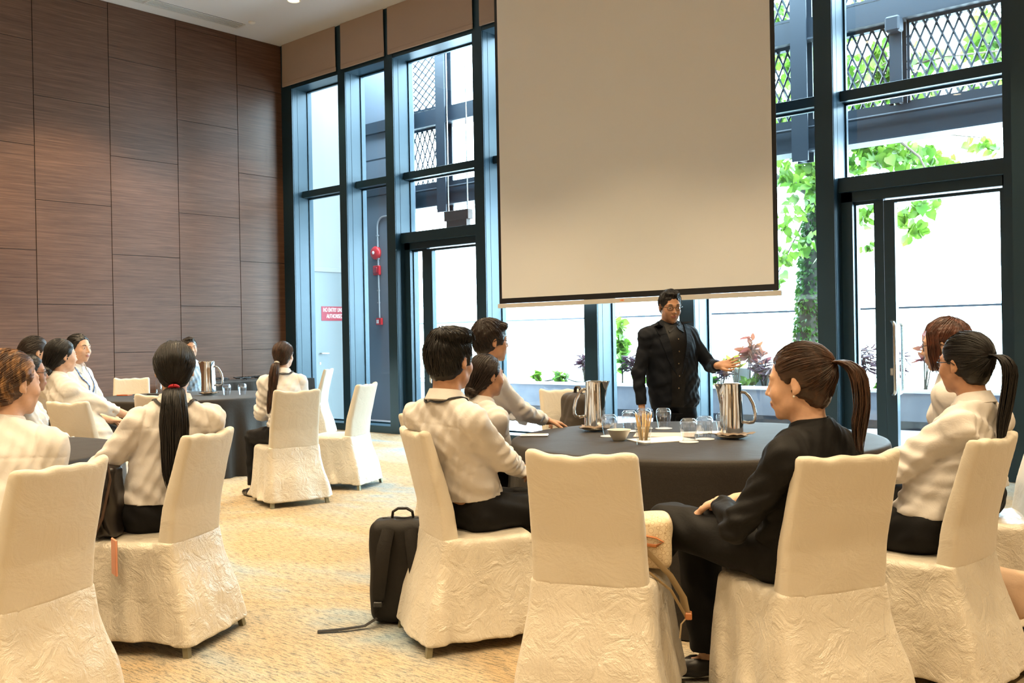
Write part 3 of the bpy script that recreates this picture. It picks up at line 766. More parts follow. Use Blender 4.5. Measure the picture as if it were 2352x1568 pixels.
CEN = np.array([0, -0.012, 0.030]); RAD = np.array([0.074, 0.093, 0.087])
def hair(root, Hc, R, s, style, material, **kw):
    h = kw.get('h', 0.005); vol = kw.get('vol', 0.010)
    v = Vol((-0.15, -0.17, -0.17), (0.15, 0.15, 0.16), h)
    v.ell(CEN+np.array([0, -0.004, 0.001]), RAD+vol, 0.01)
    if style == 'short': v.ell((0, -0.050, -0.035), (0.062, 0.046, 0.052), 0.02)
    else: v.ell((0, -0.052, -0.040), (0.060, 0.042, 0.048), 0.02)
    # open the face
    if style != 'short' and not kw.get('side'):
        for q in (-1, 1): v.ell((q*0.085, 0.058, -0.030), (0.050, 0.052, 0.052), 0.008, mode='sub')
    fl = kw.get('forehead', 0.008 if style != 'short' else 0.0)
    v.ell((0, 0.105 if style == 'short' else 0.100, -0.040+fl), (0.080 if style == 'short' else 0.130, 0.085, 0.118), 0.008, mode='sub')
    v.ell((0, 0.075, -0.085), (0.095, 0.100, 0.075), 0.01, mode='sub')
    for q in (-1, 1):
        v.ell((q*0.090, 0.000, -0.014), (0.026, 0.026, 0.036), 0.006, mode='sub'); v.ell((q*0.070, 0.03, -0.06), (0.04, 0.04, 0.045), 0.006, mode='sub')
    rng = np.random.RandomState(kw.get('seed', 1))
    ph = rng.rand()*6
    if style == 'short':
        for (c, r) in kw.get('tufts', [((0.02, 0.062, 0.088), (0.050, 0.034, 0.022)), ((-0.03, 0.055, 0.09), (0.045, 0.034, 0.022)), ((0, -0.02, 0.112), (0.06, 0.06, 0.016))]):
            v.ell(c, r, 0.02)
    for c, r in kw.get('blobs', []): v.ell(c, r, 0.015)
    if kw.get('side'):     # straight locks framing the cheeks
        for q in (-1, 1): v.cap((q*0.072, 0.030, 0.045), (q*0.076, 0.034, -0.05), 0.013, 0.006, k=0.012)
        v.cap((0, -0.075, 0.0), (0, -0.075, -0.13), 0.055, 0.045, k=0.03, rx=0.6)
    v.disp(lambda X, Y, Z: 0.0016*np.sin(150*X+20*np.sin(40*Z+ph)+30*Y)+0.0012*np.sin(210*X-60*Z+ph))
    o = v.build('hair', material, root, smooth_it=1)
    K = kw.get('strands', 620)
    dirs = []
    while len(dirs) < K:
        u = rng.randn(3); u /= np.linalg.norm(u)
        if (u[2] > 0.62-kw.get('fringe', 0)*0.3) or (u[1] < 0.62 and u[2] > 0.02) or (u[1] < -0.15 and u[2] > -0.75): dirs.append(u)
    U = np.array(dirs); Mp = 10; t = np.linspace(0, 1, Mp)[None, :, None]
    if style in ('ponytail', 'bun'):
        tie = np.array(kw['tie']); td = (tie-CEN)/RAD; td /= np.linalg.norm(td)
    else:
        crown = np.array([0.1, -0.45, 0.88]); crown /= np.linalg.norm(crown)
    if style == 'short' or style == 'long':
        # away from the crown
        tang = U-crown*(U@crown)[:, None]; tang /= np.linalg.norm(tang, axis=1, keepdims=True)+1e-6
        arc = 0.45+0.25*rng.rand(K)
        ang0 = np.arccos(np.clip(U@crown, -1, 1)); a0 = np.maximum(ang0-arc*0.5, 0.02); a1 = np.minimum(ang0+arc*0.5, 1.95 if style == 'short' else 2.1)
        aa = a0[:, None, None]*(1-t)+a1[:, None, None]*t
        P = crown*np.cos(aa)+tang[:, None, :]*np.sin(aa)
    else:
        om = np.arccos(np.clip(U@td, -1, 1))[:, None, None]; P = (np.sin((1-t)*om)*U[:, None, :]+np.sin(t*om)*td)/np.sin(om+1e-5)
    off = vol+0.0015+0.003*rng.rand(K)[:, None, None]*np.sin(t*PI)
    if style == 'short': off = off+0.006*t*rng.rand(K)[:, None, None]
    # lay every strand on the sculpted surface
    dv = P*RAD; dv /= np.linalg.norm(dv, axis=2, keepdims=True); rs_ = np.linspace(0.05, 0.175, 64)
    best = np.zeros(P.shape[:2])
    for r_ in rs_:
        ii = np.round((CEN+dv*r_-v.lo)/v.h).astype(int); ii = np.clip(ii, 0, v.n-1)
        best = np.where(v.D[ii[..., 0], ii[..., 1], ii[..., 2]] < 0, r_, best)
    elr = np.linalg.norm(P*RAD, axis=2); good = (best > elr*0.97).all(1)
    for _ in range(2): best[:, 1:-1] = 0.25*best[:, :-2]+0.5*best[:, 1:-1]+0.25*best[:, 2:]
    pos = CEN+dv*(best[..., None]+0.0012+0.0025*rng.rand(K)[:, None, None]*np.sin(t*PI)+(0.005*t*rng.rand(K)[:, None, None] if style == 'short' else 0))
    # keep strands off the face
    inface = ((pos[..., 1] > 0.045) & (pos[..., 2] < 0.062-kw.get('fringe', 0)*0.03+fl)) | ((np.abs(pos[..., 0]) > 0.045) & (pos[..., 1] > 0.015) & (pos[..., 2] < 0.022) & (style != 'short')) | ((np.abs(pos[..., 0]) > 0.06) & (pos[..., 1] > -0.02) & (pos[..., 2] < 0.012))
    keep = ~inface.any(1) & good; pos = pos[keep]
    tt = np.linspace(0, 1, Mp)[None, :]; rad = 0.0017*np.sin(np.clip(tt*0.9+0.08, 0, 1)*PI)**0.5*np.ones((len(pos), 1))
    V, F = tubes_mesh(pos, rad)
    join = [(V, F)]
    if 'tail' in kw:
        path = np.array(kw['tail'], float); K2 = kw.get('tailn', 300); Mt = 14
        # smooth path
        ts = np.linspace(0, len(path)-1, Mt); ip = np.clip(ts.astype(int), 0, len(path)-2); fr = (ts-ip)[:, None]
        p0 = path[np.maximum(ip-1, 0)]; p1 = path[ip]; p2 = path[ip+1]; p3 = path[np.minimum(ip+2, len(path)-1)]
        c = 0.5*((2*p1)+(-p0+p2)*fr+(2*p0-5*p1+4*p2-p3)*fr**2+(-p0+3*p1-3*p2+p3)*fr**3)
        wr = np.interp(np.linspace(0, 1, Mt), [0, 0.12, 0.45, 0.8, 1.0], np.array(kw.get('tailw', [0.010, 0.026, 0.034, 0.026, 0.010])))
        ax = np.array(kw.get('tailflat', (1.0, 0.6, 1.0)))
        rr = rng.rand(K2)**0.5; th = rng.rand(K2)*2*PI; ph2 = rng.rand(K2)*6
        o3 = np.stack([rr*np.cos(th), rr*np.sin(th), np.zeros(K2)], 1)*ax
        Pt = c[None]+o3[:, None, :]*wr[None, :, None]
        Pt[:, :, 0] += 0.004*np.sin(ph2[:, None]+np.linspace(0, 5, Mt)[None, :]); Pt[:, :, 1] += 0.003*np.sin(ph2[:, None]*2+np.linspace(0, 4, Mt)[None, :])
        Pt[:, :, 2] += (rng.rand(K2)*0.05-0.03)[:, None]*np.linspace(0, 1, Mt)[None, :]**2
        Rt_ = kw.get('tailr', 0.0030)*np.interp(np.linspace(0, 1, Mt), [0, 0.1, 0.8, 1], [0.7, 1, 0.8, 0.15])[None, :]*np.ones((K2, 1))
        join.append(tubes_mesh(Pt, Rt_))
    if kw.get('side'):
        for q in (-1, 1):
            n_ = 110; a0 = rng.rand(n_, 1); a1 = rng.rand(n_, 1); P0 = np.hstack([q*(0.066+0.016*a1), 0.002+0.052*a0, 0.055+0.015*rng.rand(n_, 1)]); P3 = np.hstack([q*(0.070+0.018*a1), -0.005+0.055*a0, -0.085-0.045*rng.rand(n_, 1)])
            P1_ = P0*0.67+P3*0.33+np.array([q*0.010, 0, 0]); P2_ = P0*0.33+P3*0.67+np.array([q*0.010, 0.003, 0]); join.append(tubes_mesh(np.stack([P0, P1_, P2_, P3], 1), np.array([[0.0022, 0.0026, 0.0022, 0.0006]])*np.ones((n_, 1))))
    if kw.get('fly', 0):
        n_ = 26; U2 = rng.randn(n_, 3); U2[:, 2] = np.abs(U2[:, 2])+0.2; U2 /= np.linalg.norm(U2, axis=1, keepdims=True)
        q = CEN+U2*(RAD+vol); qq = np.stack([q, q+U2*0.006+np.array([0, -0.01, 0]), q+U2*0.008+np.array([0, -0.022, -0.004])], 1)
        join.append(tubes_mesh(qq, 0.0006*np.ones((n_, 3))))
    for V, F in join: join_into(o, V, F)
    me = o.data; n = len(me.vertices); c0 = np.empty(n*3, np.float32); me.vertices.foreach_get('co', c0)
    c0 = (np.array(Hc)+(c0.reshape(-1, 3)*s)@R.T).astype(np.float32); me.vertices.foreach_set('co', c0.ravel()); me.update()
    if 'tieband' in kw:
        tp = np.array(kw['tie'])+np.array(kw.get('tieoff', (0, -0.008, -0.002))); nv = np.array(kw.get('tien', (0, -0.8, -0.5))); nv = nv/np.linalg.norm(nv)
        b = MB(); rb = kw.get('tier', 0.016)
        a_ = np.cross(nv, [1, 0, 0.01]); a_ /= np.linalg.norm(a_); b_ = np.cross(nv, a_)
        ring = [tuple(np.array(Hc)+R@((tp+(a_*math.cos(x)+b_*math.sin(x))*rb)*s)) for x in np.linspace(0, 2*PI, 19)]
        b.tube(ring, kw.get('tiet', 0.0055)*s, 8, cap=False); b.build('hair_tie', kw['tieband'], root, smooth=True)
    return o

def glasses(root, Hc, R, s, rimr=0.0225, round_=True, tint=None):
    fr = empty('eyeglasses'); fr.parent = root
    T = lambda p: tuple(np.array(Hc)+R@(np.array(p)*s))
    b = MB(); ye = 0.094
    for q in (-1, 1):
        ring = []
        for x in np.linspace(0, 2*PI, 21):
            px, pz = math.cos(x)*rimr*1.08, math.sin(x)*rimr*0.82
            ring.append(T((q*0.031+px, ye-0.012*abs(q*0.031+px)/0.05, 0.001+pz)))
        b.tube(ring, 0.0016*s, 6, cap=False)
        b.tube([T((q*0.054, ye-0.012, 0.008)), T((q*0.074, 0.06, 0.008)), T((q*0.083, -0.002, 0.010)), T((q*0.084, -0.02, 0.0))], 0.0017*s, 6)
    b.tube([T((-0.008, ye, 0.006)), T((0, ye+0.006, 0.009)), T((0.008, ye, 0.006))], 0.0016*s, 6)
    b.build('rim', M['wire'], fr, smooth=True)
    for q in (-1, 1):
        V = [T((q*0.031, ye-0.006, 0.001))]; n = 18
        for x in range(n):
            a = 2*PI*x/n; px, pz = math.cos(a)*rimr*1.04, math.sin(a)*rimr*0.78; V.append(T((q*0.031+px, ye-0.012*abs(q*0.031+px)/0.05, 0.001+pz)))
        meshobj('lens', V, [(0, 1+i, 1+(i+1) % n) for i in range(n)], M['lens'], fr)
    # the frame's parts sit directly under the person's glasses part
    return fr

def eyes(root, Hc, R, s, look=(0, 1, 0)):
    for q in (-1, 1):
        c = np.array([q*0.031, 0.0745, 0.0035]); b = MB(); V = []; F = []; mi = []
        n, m_ = 12, 8; r = 0.0122
        lk = np.array(look, float); lk /= np.linalg.norm(lk); ax = np.cross([0, 0, 1.0], lk); ax /= np.linalg.norm(ax); az = np.cross(lk, ax)
        for i in range(m_+1):
            th = (i/m_)**1.3*1.45
            for j in range(n):
                a = 2*PI*j/n; d = lk*math.cos(th)+(ax*math.cos(a)+az*math.sin(a))*math.sin(th); p = c+d*r; p[2] = np.clip(p[2], c[2]-0.0036, c[2]+0.0034)
                V.append(tuple(np.array(Hc)+R@(p*s)))
        for i in range(m_):
            for j in range(n):
                a, b2 = i*n+j, i*n+(j+1) % n; F.append((a, b2, b2+n, a+n)); mi.append(1 if i < 3 else 0)
        meshobj('eye', V, F, [M['sclera'], M['iris']], root, True, mi)

def person(label, xy, ang, top, head_xy=None, head_ang=None, head_pitch=0.0, head_roll=0.0, sex=0, skin='tan', s=1.0, seat=0.455, stand=False,
           el=None, wr=None, hands=None, knees=None, ankles=None, shirt='shirt', lower='blackcloth', hs=None, hairkw=None, h=0.0065, h2=None,
           lanyard=None, eyes_=True, spec=None, jacket=False, shoulder_drop=0.0, collar=True, cuff=0.05, sleeve=1.0, heavy=0.0, torso_ang=None, feet=True, neckfwd=0.0, brows=True, name_seed=1):
    rz = heading(ang); root = empty('person', (xy[0], xy[1], 0.0), rz); tag(root, label, 'person')
    c, sn = math.cos(-rz), math.sin(-rz)
    def loc(p):
        dx, dy = p[0]-xy[0], p[1]-xy[1]; return np.array([c*dx-sn*dy, sn*dx+c*dy])
    hx, hy = loc(head_xy) if head_xy is not None else (0, 0.03)
    ha = head_ang if head_ang is not None else ang
    R = rotz(-math.radians(ha-ang))@rotx(math.radians(head_pitch))@roty(math.radians(head_roll))
    hs = hs or s; pz = (seat+0.100) if not stand else top*0.53
    Hc = np.array([hx, hy, top-0.124*hs])
    Nk = Hc+np.array([0, 0, -0.143*hs])+R@np.array([0, -0.035-neckfwd, 0])*1.0
    ta = math.radians((torso_ang-ang) if torso_ang is not None else 0.0)
    def RZ(f): return rotz(-ta*f)
    sh_ax = RZ(1.0)@np.array([1.0, 0, 0]); mid_ax = RZ(0.6)@np.array([1.0, 0, 0])
    sw = (0.146+0.020*sex+heavy*0.25)*s
    P = np.array([0, 0.0, pz]); base = Nk+np.array([0, 0, -0.045*s])-R@np.array([0, 0.0, 0])
    fwd = RZ(1.0)@np.array([0, 1.0, 0])
    chest = P+(base-P)*0.72+fwd*0.0; waist = P+(base-P)*0.30
    Sh = [base+sh_ax*q*sw+np.array([0, 0, -0.040*s-shoulder_drop])-fwd*0.012 for q in (-1, 1)]
    ul, fl_ = 0.275*s*(1+0.03*sex), 0.245*s*(1+0.03*sex)
    if el is None: el = [(-0.25, 0.03, pz+0.17), (0.25, 0.03, pz+0.17)]
    if wr is None: wr = [(-0.06, 0.26, pz+0.115), (0.05, 0.28, pz+0.125)]
    E_, W_ = [], []
    for i in range(2):
        # keep limb lengths true: place wrist, solve elbow on the hint's side
        Wp = np.array(wr[i], float); S0 = Sh[i]; dv = Wp-S0; dl = np.linalg.norm(dv)
        if dl > (ul+fl_)*0.985: Wp = S0+dv/dl*(ul+fl_)*0.985; dv = Wp-S0; dl = np.linalg.norm(dv)
        x = (ul*ul-fl_*fl_+dl*dl)/(2*dl); hh = math.sqrt(max(ul*ul-x*x, 0)); hint = np.array(el[i], float)-S0; hint = hint-dv/dl*(hint@(dv/dl)); hint /= np.linalg.norm(hint)+1e-9
        E_.append(S0+dv/dl*x+hint*hh); W_.append(Wp)
    hipw = 0.088*s
    Hp = [P+np.array([q*hipw, 0.0, -0.005]) for q in (-1, 1)]
    if knees is None:
        knees = [(-0.10, 0.44*s, seat+0.055), (0.10, 0.45*s, seat+0.055)] if not stand else [(-0.10, 0.02, pz*0.54), (0.10, 0.03, pz*0.54)]
    if ankles is None:
        ankles = [(-0.10, 0.42*s, 0.09), (0.10, 0.40*s, 0.09)] if not stand else [(-0.11, 0.0, 0.09), (0.12, 0.0, 0.09)]
    Kn = [np.array(k, float) for k in knees]; An = [np.array(k, float) for k in ankles]
    pts = np.array([Hc, Nk]+E_+W_+Sh+Kn+An+Hp); lo = pts.min(0)-0.17; hi = pts.max(0)+0.17; lo[2] = -0.01; hi[2] = top+0.02
    bw = 0.004*sex+heavy
    def torso(v, o=0.0, k=0.04):
        v.cap(P-mid_ax*0.06*s*0+np.array([-0.055*s, 0, 0]), P+np.array([0.055*s, 0, 0]), (0.095+o)*s, k=k)
        v.cap(P+np.array([0, 0.0, 0.02]), waist, (0.125+bw+o)*s, (0.118+bw*1.5+o)*s, k=k, rx=0.74, ux=mid_ax)
        v.cap(waist, chest, (0.120+bw*1.5+o)*s, (0.146+bw+o)*s, k=k, rx=0.72, ux=sh_ax)
        if not sex:
            for q in (-1, 1): v.ell(chest+sh_ax*q*0.062*s+fwd*0.070*s+np.array([0, 0, 0.0]), np.array([0.058, 0.052, 0.055])*s+o*0.6, 0.03)
        for i in range(2):
            v.cap(chest+np.array([0, 0, 0.02]), Sh[i], (0.085+o)*s, (0.043+o)*s, k=k, rx=0.9, ux=sh_ax)
            v.cap(Nk+np.array([0, 0, -0.015])-fwd*0.01, Sh[i], (0.050+o*0.6)*s, (0.036+o)*s, k=0.045)
    # ---------- body: one continuous surface
    v = Vol(lo, hi, h)
    torso(v); head_prims(v, Hc, R, hs, sex)
    v.cap(Nk-np.array([0, 0, 0.03]), Hc+R@np.array([0, -0.022, -0.045])*hs, (0.052+0.008*sex)*s, (0.050+0.006*sex)*hs, k=0.02)
    for i in range(2):
        v.cap(Sh[i], E_[i], 0.046*s, 0.037*s, k=0.03); v.cap(E_[i], W_[i], 0.037*s, 0.025*s, k=0.015)
        d, n, c_ = (hands[i] if hands else None) or ((W_[i]-E_[i]), (0, 0, -1), (0.30, 0.45, 0.45))
        side = 1 if i == 0 else -1
        hand_prims(v, W_[i], d, n, side if len((hands or [(0, 0, 0)]*2)[i] or (0, 0, 0)) < 4 else hands[i][3], s*(0.93+0.07*sex), c_)
        v.cap(Hp[i], Kn[i], 0.078*s, 0.055*s, k=0.04); v.cap(Kn[i], An[i], 0.054*s, 0.034*s, k=0.02)
        toe = np.array([0, 1.0, 0]); kd = Kn[i]-Hp[i]; kd[2] = 0
        if not stand: toe = kd/np.linalg.norm(kd)
        toe = np.array(spec['toe'][i], float) if spec and 'toe' in spec else toe
        v.cap(An[i]+np.array([0, 0, -0.045])-toe*0.03, An[i]+np.array([0, 0, -0.055])+toe*0.14, 0.034, 0.022, k=0.02)
    def mi(cc):
        q = ((cc-Hc)@R)/hs; out = np.zeros(len(cc), np.int32)
        lipm = ((q[:, 0]/0.0225)**2+((q[:, 2]+0.0605)/0.0095)**2 < 1) & (q[:, 1] > 0.080); out[lipm] = 1
        return out
    hm = HA[(hairkw or {}).get('color', 'black')]
    v.build('body', [SK[skin], M['lip'], HA['black'] if (hairkw or {}).get('color') != 'light' else HA['brown']], root, mi)
    if eyes_:
        eyes(root, Hc, R, hs)
        for q in (-1, 1):
            b = MB(); b.tube([tuple(Hc+R@(np.array(p)*hs)) for p in ((q*0.012, 0.0875, 0.0245), (q*0.022, 0.0875, 0.0285), (q*0.034, 0.0835, 0.0300), (q*0.046, 0.0755, 0.0265))], [0.0026, 0.0034, 0.0030, 0.0012], 7)
            b.build('eyebrow', hm if (hairkw or {}).get('color') != 'light' else HA['brown'], root, smooth=True)
    # ---------- shirt or jacket
    hh_ = h2 or h; o = 0.013 if not jacket else 0.024
    v = Vol(lo, hi, hh_); torso(v, o, 0.045)
    if jacket: v.cap(P+np.array([0, 0, -0.02]), waist, (0.142+bw)*s, (0.137+bw)*s, k=0.04, rx=0.78, ux=mid_ax)
    else: v.cap(P+np.array([0, 0, 0.09]), waist+np.array([0, 0, 0.03]), (0.140+bw)*s, (0.140+bw)*s, k=0.04, rx=0.80, ux=mid_ax)
    for i in range(2):
        dE = (W_[i]-E_[i])/np.linalg.norm(W_[i]-E_[i]); cu = W_[i]-dE*cuff
        v.cap(Sh[i], E_[i], 0.056*s*sleeve, 0.050*s*sleeve, k=0.03); v.cap(E_[i], cu, 0.050*s*sleeve, 0.038*s*sleeve, k=0.02)
        v.cap(cu-dE*0.02, cu+dE*0.012, 0.038*s*sleeve, 0.0375*s*sleeve, k=0.003)
    ph = name_seed*1.7
    A = 1.0 if not jacket else 0.7
    def folds(X, Y, Z):
        m_ = np.clip(0.55+np.sin(5.3*X+ph)*np.sin(6.1*Z+2.3*Y+ph), 0.1, 1.3)
        d = 0.0060*np.sin(48*Z+9*np.sin(7*X+3*Y+ph)+5*np.sin(13*Y-5*X))*m_*np.clip((pz+0.46-Z)*3.5, 0.12, 1)
        d = d+0.0034*np.sin(88*(0.6*X+Z)+6*np.sin(11*Y+ph)+4*np.sin(9*Z))*m_+0.0020*np.sin(130*(X-0.5*Z)+5*np.sin(15*Y+ph))
        d = d+0.0060*np.sin(52*X+9*Y+3*np.sin(20*Z))*np.exp(-((Z-pz-0.10)/0.055)**2)
        for i in range(2):
            q = -1 if i == 0 else 1; e = E_[i]
            r2 = (X-e[0])**2+(Y-e[1])**2+(Z-e[2])**2; d = d+0.0045*np.sin(85*(X*0.5+Z-0.6*Y)+2*q)*np.exp(-r2/0.0070)
            sh = Sh[i]; r2 = (X-sh[0])**2+(Y-sh[1])**2+(Z-sh[2])**2
            pl_ = ((X-sh[0])*sh_ax[0]+(Y-sh[1])*sh_ax[1])*q+0.012+0.25*(Z-sh[2]); d = d+0.0032*np.exp(-(pl_/0.0045)**2)*(r2 < 0.0135)
            wq = W_[i]; r2 = (X-wq[0])**2+(Y-wq[1])**2+(Z-wq[2])**2; d = d+0.003*np.sin(110*(X+Z+Y))*np.exp(-r2/0.006)
        bk = (Y*fwd[1]+X*fwd[0] < (Nk@fwd)-0.03) ; d = d+0.0022*np.exp(-((Z-(Nk[2]-0.105-0.25*X*X))/0.0045)**2)*bk
        return A*d
    v.disp(folds)
    for i in range(2):
        dE = (W_[i]-E_[i])/np.linalg.norm(W_[i]-E_[i]); cu = W_[i]-dE*(cuff-0.012)
        v.cut(cu, dE, lo=cu-0.075, hi=cu+0.075)
    ax = Hc+R@np.array([0, -0.02, -0.05])*hs-Nk; ax /= np.linalg.norm(ax); ctop = Nk+ax*0.028*s
    hem = pz+(0.055 if not jacket else -0.075); v.cut((0, 0, hem), (0, 0.10, -1))
    if collar:
        v.cap(Nk-ax*0.025, Nk+ax*0.045*s, (0.066+0.006*sex)*s, (0.060+0.007*sex)*s, k=0.010)
        v.cap(Nk-ax*0.0+ax*0.008, Nk+ax*0.08, (0.057+0.007*sex)*s, (0.055+0.008*sex)*hs, k=0.0, mode='sub')
        v.cut(ctop-ax*0.010, ax+fwd*0.25, lo=ctop-0.11, hi=ctop+0.11)
        t0 = Nk+fwd*0.075*s+ax*0.01; v.cap(t0+ax*0.03, t0-np.array([0, 0, 0.055])+fwd*0.01, 0.020, 0.004, k=0.006, mode='sub')
    so = v.build('jacket' if jacket else 'shirt', M[shirt], root)
    if collar and collar != 'band':
        # folded collar lying around the neck, open at the throat
        rt = sh_ax; fw = np.cross(ax, rt); fw = -fw if fw@fwd < 0 else fw; fw /= np.linalg.norm(fw); rt = np.cross(fw, ax)
        V = []; F = []; na = 30
        for i_ in range(na+1):
            a = (-150+300*i_/na)*PI/180; g = max(0.0, (abs(a)-1.5)/1.1); g = min(g, 1.0)
            rad = (rt*math.sin(a)-fw*math.cos(a)); r0 = (0.061+0.007*sex)*s; r1 = (0.083+0.008*sex+0.016*g)*s
            zt = 0.034-0.018*g; zb = -0.010-0.045*g*g
            pts_ = [(r0-0.003, zt-0.012), (r0, zt), (r0+0.005, zt+0.001), (r1, zb), (r1-0.003, zb-0.003), (r0+0.001, zt-0.009)]
            for (r_, z_) in pts_: V.append(tuple(Nk+rad*r_+ax*z_*s))
        for i_ in range(na):
            for j_ in range(6): p_, q_ = i_*6+j_, i_*6+(j_+1) % 6; F.append((p_, q_, q_+6, p_+6))
        F.append(tuple(range(5, -1, -1))); F.append(tuple(range(na*6, na*6+6)))
        co = meshobj('collar', V, F, M[shirt], root); autosmooth(co, 50)
    # ---------- trousers
    v = Vol(lo, hi, hh_)
    v.cap(P+np.array([-0.055*s, 0, 0]), P+np.array([0.055*s, 0, 0]), 0.103*s, k=0.04)
    v.cap(P+np.array([0, 0.0, 0.02]), P+np.array([0, 0, 0.06])+(waist-P)*0.4, (0.137+bw)*s, (0.136+bw)*s, k=0.03, rx=0.78)
    legr = (spec or {}).get('legr', (0.088, 0.070, 0.055))
    for i in range(2):
        dA = (An[i]-Kn[i])/np.linalg.norm(An[i]-Kn[i])
        v.cap(Hp[i], Kn[i], legr[0]*s, legr[1]*s, k=0.03); v.cap(Kn[i], An[i]-dA*0.0, legr[1]*s, legr[2]*s, k=0.015)
        v.cut(An[i]-dA*0.01, dA, lo=An[i]-0.085, hi=An[i]+0.085)
    v.disp(lambda X, Y, Z: 0.003*np.sin(22*Y+8*np.sin(9*X+ph)+6*np.sin(12*Z))+0.002*np.sin(45*(X+Z)+6*np.sin(9*Y)))
    zt = pz+0.120; v.cut((0, 0, zt), (0, 0, 1))
    v.build('trousers', M[lower], root)
    if feet:
        for i in range(2):
            toe = np.array([0, 1.0, 0]); kd = Kn[i]-Hp[i]; kd[2] = 0
            if not stand: toe = kd/np.linalg.norm(kd)
            toe = np.array(spec['toe'][i], float) if spec and 'toe' in spec else toe
            a = An[i]+np.array([0, 0, -0.052]); vv = Vol(a-0.25, a+0.28, 0.006)
            vv.cap(a-toe*0.035, a+toe*0.05, 0.042, 0.040, k=0.02); vv.cap(a+toe*0.05+np.array([0, 0, -0.006]), a+toe*0.155+np.array([0, 0, -0.012]), 0.040, 0.026, k=0.02)
            vv.cut((0, 0, a[2]-0.036), (0, 0, -1)); vv.cap(a+np.array([0, 0, 0.05])-toe*0.01, a+np.array([0, 0, 0.06])+toe*(0.075 if sex == 0 else 0.0), 0.036, 0.030, k=0.004, mode='sub')
            vv.build('shoe', M['shoe'], root)
    if hairkw:
        kw = dict(hairkw); st = kw.pop('style'); kw.pop('color'); hair(root, Hc, R, hs, st, hm, **kw)
    if lanyard:
        from mathutils.bvhtree import BVHTree
        me = so.data; bv = BVHTree.FromPolygons([tuple(q.co) for q in me.vertices], [tuple(q.vertices) for q in me.polygons])
        b = MB(); pts = []
        for a in np.linspace(-PI, PI, 41):
            t_ = max(0, (abs(a)-1.35)/(PI-1.35)); x, y = math.sin(a)*(0.083+0.006*sex)*s*(1-0.25*t_), -math.cos(a)*0.083*s
            c_ = Nk+RZ(1)@np.array([x, y, 0]); c_[2] -= 0.012+0.30*t_
            o_ = Vector(c_)+Vector(RZ(1)@np.array([math.sin(a)*0.03*(1-t_), -math.cos(a)*0.20, 0.22*(1-t_)])); d_ = (Vector(c_)-o_).normalized()
            h_ = bv.ray_cast(o_, d_, 0.5)
            pts.append(tuple(h_[0]-d_*0.004 if h_[0] is not None else c_))
        b.tube(pts, [0.009]*len(pts), 6, flat=0.22, cap=False, up=tuple(RZ(1)@np.array([0, -1.0, 0.3]))); b.build('lanyard', M[lanyard], root)
    return dict(root=root, Hc=Hc, R=R, Nk=Nk, W=W_, E=E_, P=P, loc=loc, Sh=Sh, chest=chest, fwd=fwd, ax=sh_ax, hs=hs, An=An)
# ================================================================== covered chairs
def covermat(name, satin):
    m = mat(name, (0.62, 0.56, 0.455), 0.75 if not satin else 0.30, spec=0.25 if not satin else 0.85)
    if satin:
        v = coords(m, (1, 1, 1)); a = noise(m, v, 10, 6, 0.6, 0.9); b = noise(m, v, 44, 4, 0.65, 0.8)
        r1 = mth(m, 'ABSOLUTE', mth(m, 'SUBTRACT', a, 0.5)); r2 = mth(m, 'ABSOLUTE', mth(m, 'SUBTRACT', b, 0.5))
        h = mth(m, 'ADD', mth(m, 'MULTIPLY', r1, 1.0), mth(m, 'MULTIPLY', r2, 0.22)); bump(m, h, 0.75, 0.024)
        PB(m).inputs['Sheen Weight'].default_value = 0.3
    else:
        v = coords(m, (60, 60, 900)); a = noise(m, v, 1.0, 3); v2 = coords(m, (1, 1, 1)); b = noise(m, v2, 7, 4, 0.6, 1.0)
        w3 = coords(m, (900, 900, 60)); c3_ = noise(m, w3, 1.0, 2); h = mth(m, 'ADD', mth(m, 'MULTIPLY', mth(m, 'ADD', a, c3_), 0.09), mth(m, 'MULTIPLY', b, 1.2)); bump(m, h, 0.38, 0.014)
        PB(m).inputs['Sheen Weight'].default_value = 0.25
    return m
M['cover'] = covermat('cream_linen_cover', False); M['satin'] = covermat('cream_crushed_satin', True)
M['leg'] = mat('khaki_metal_leg', (0.26, 0.235, 0.15), 0.4, 0.5)
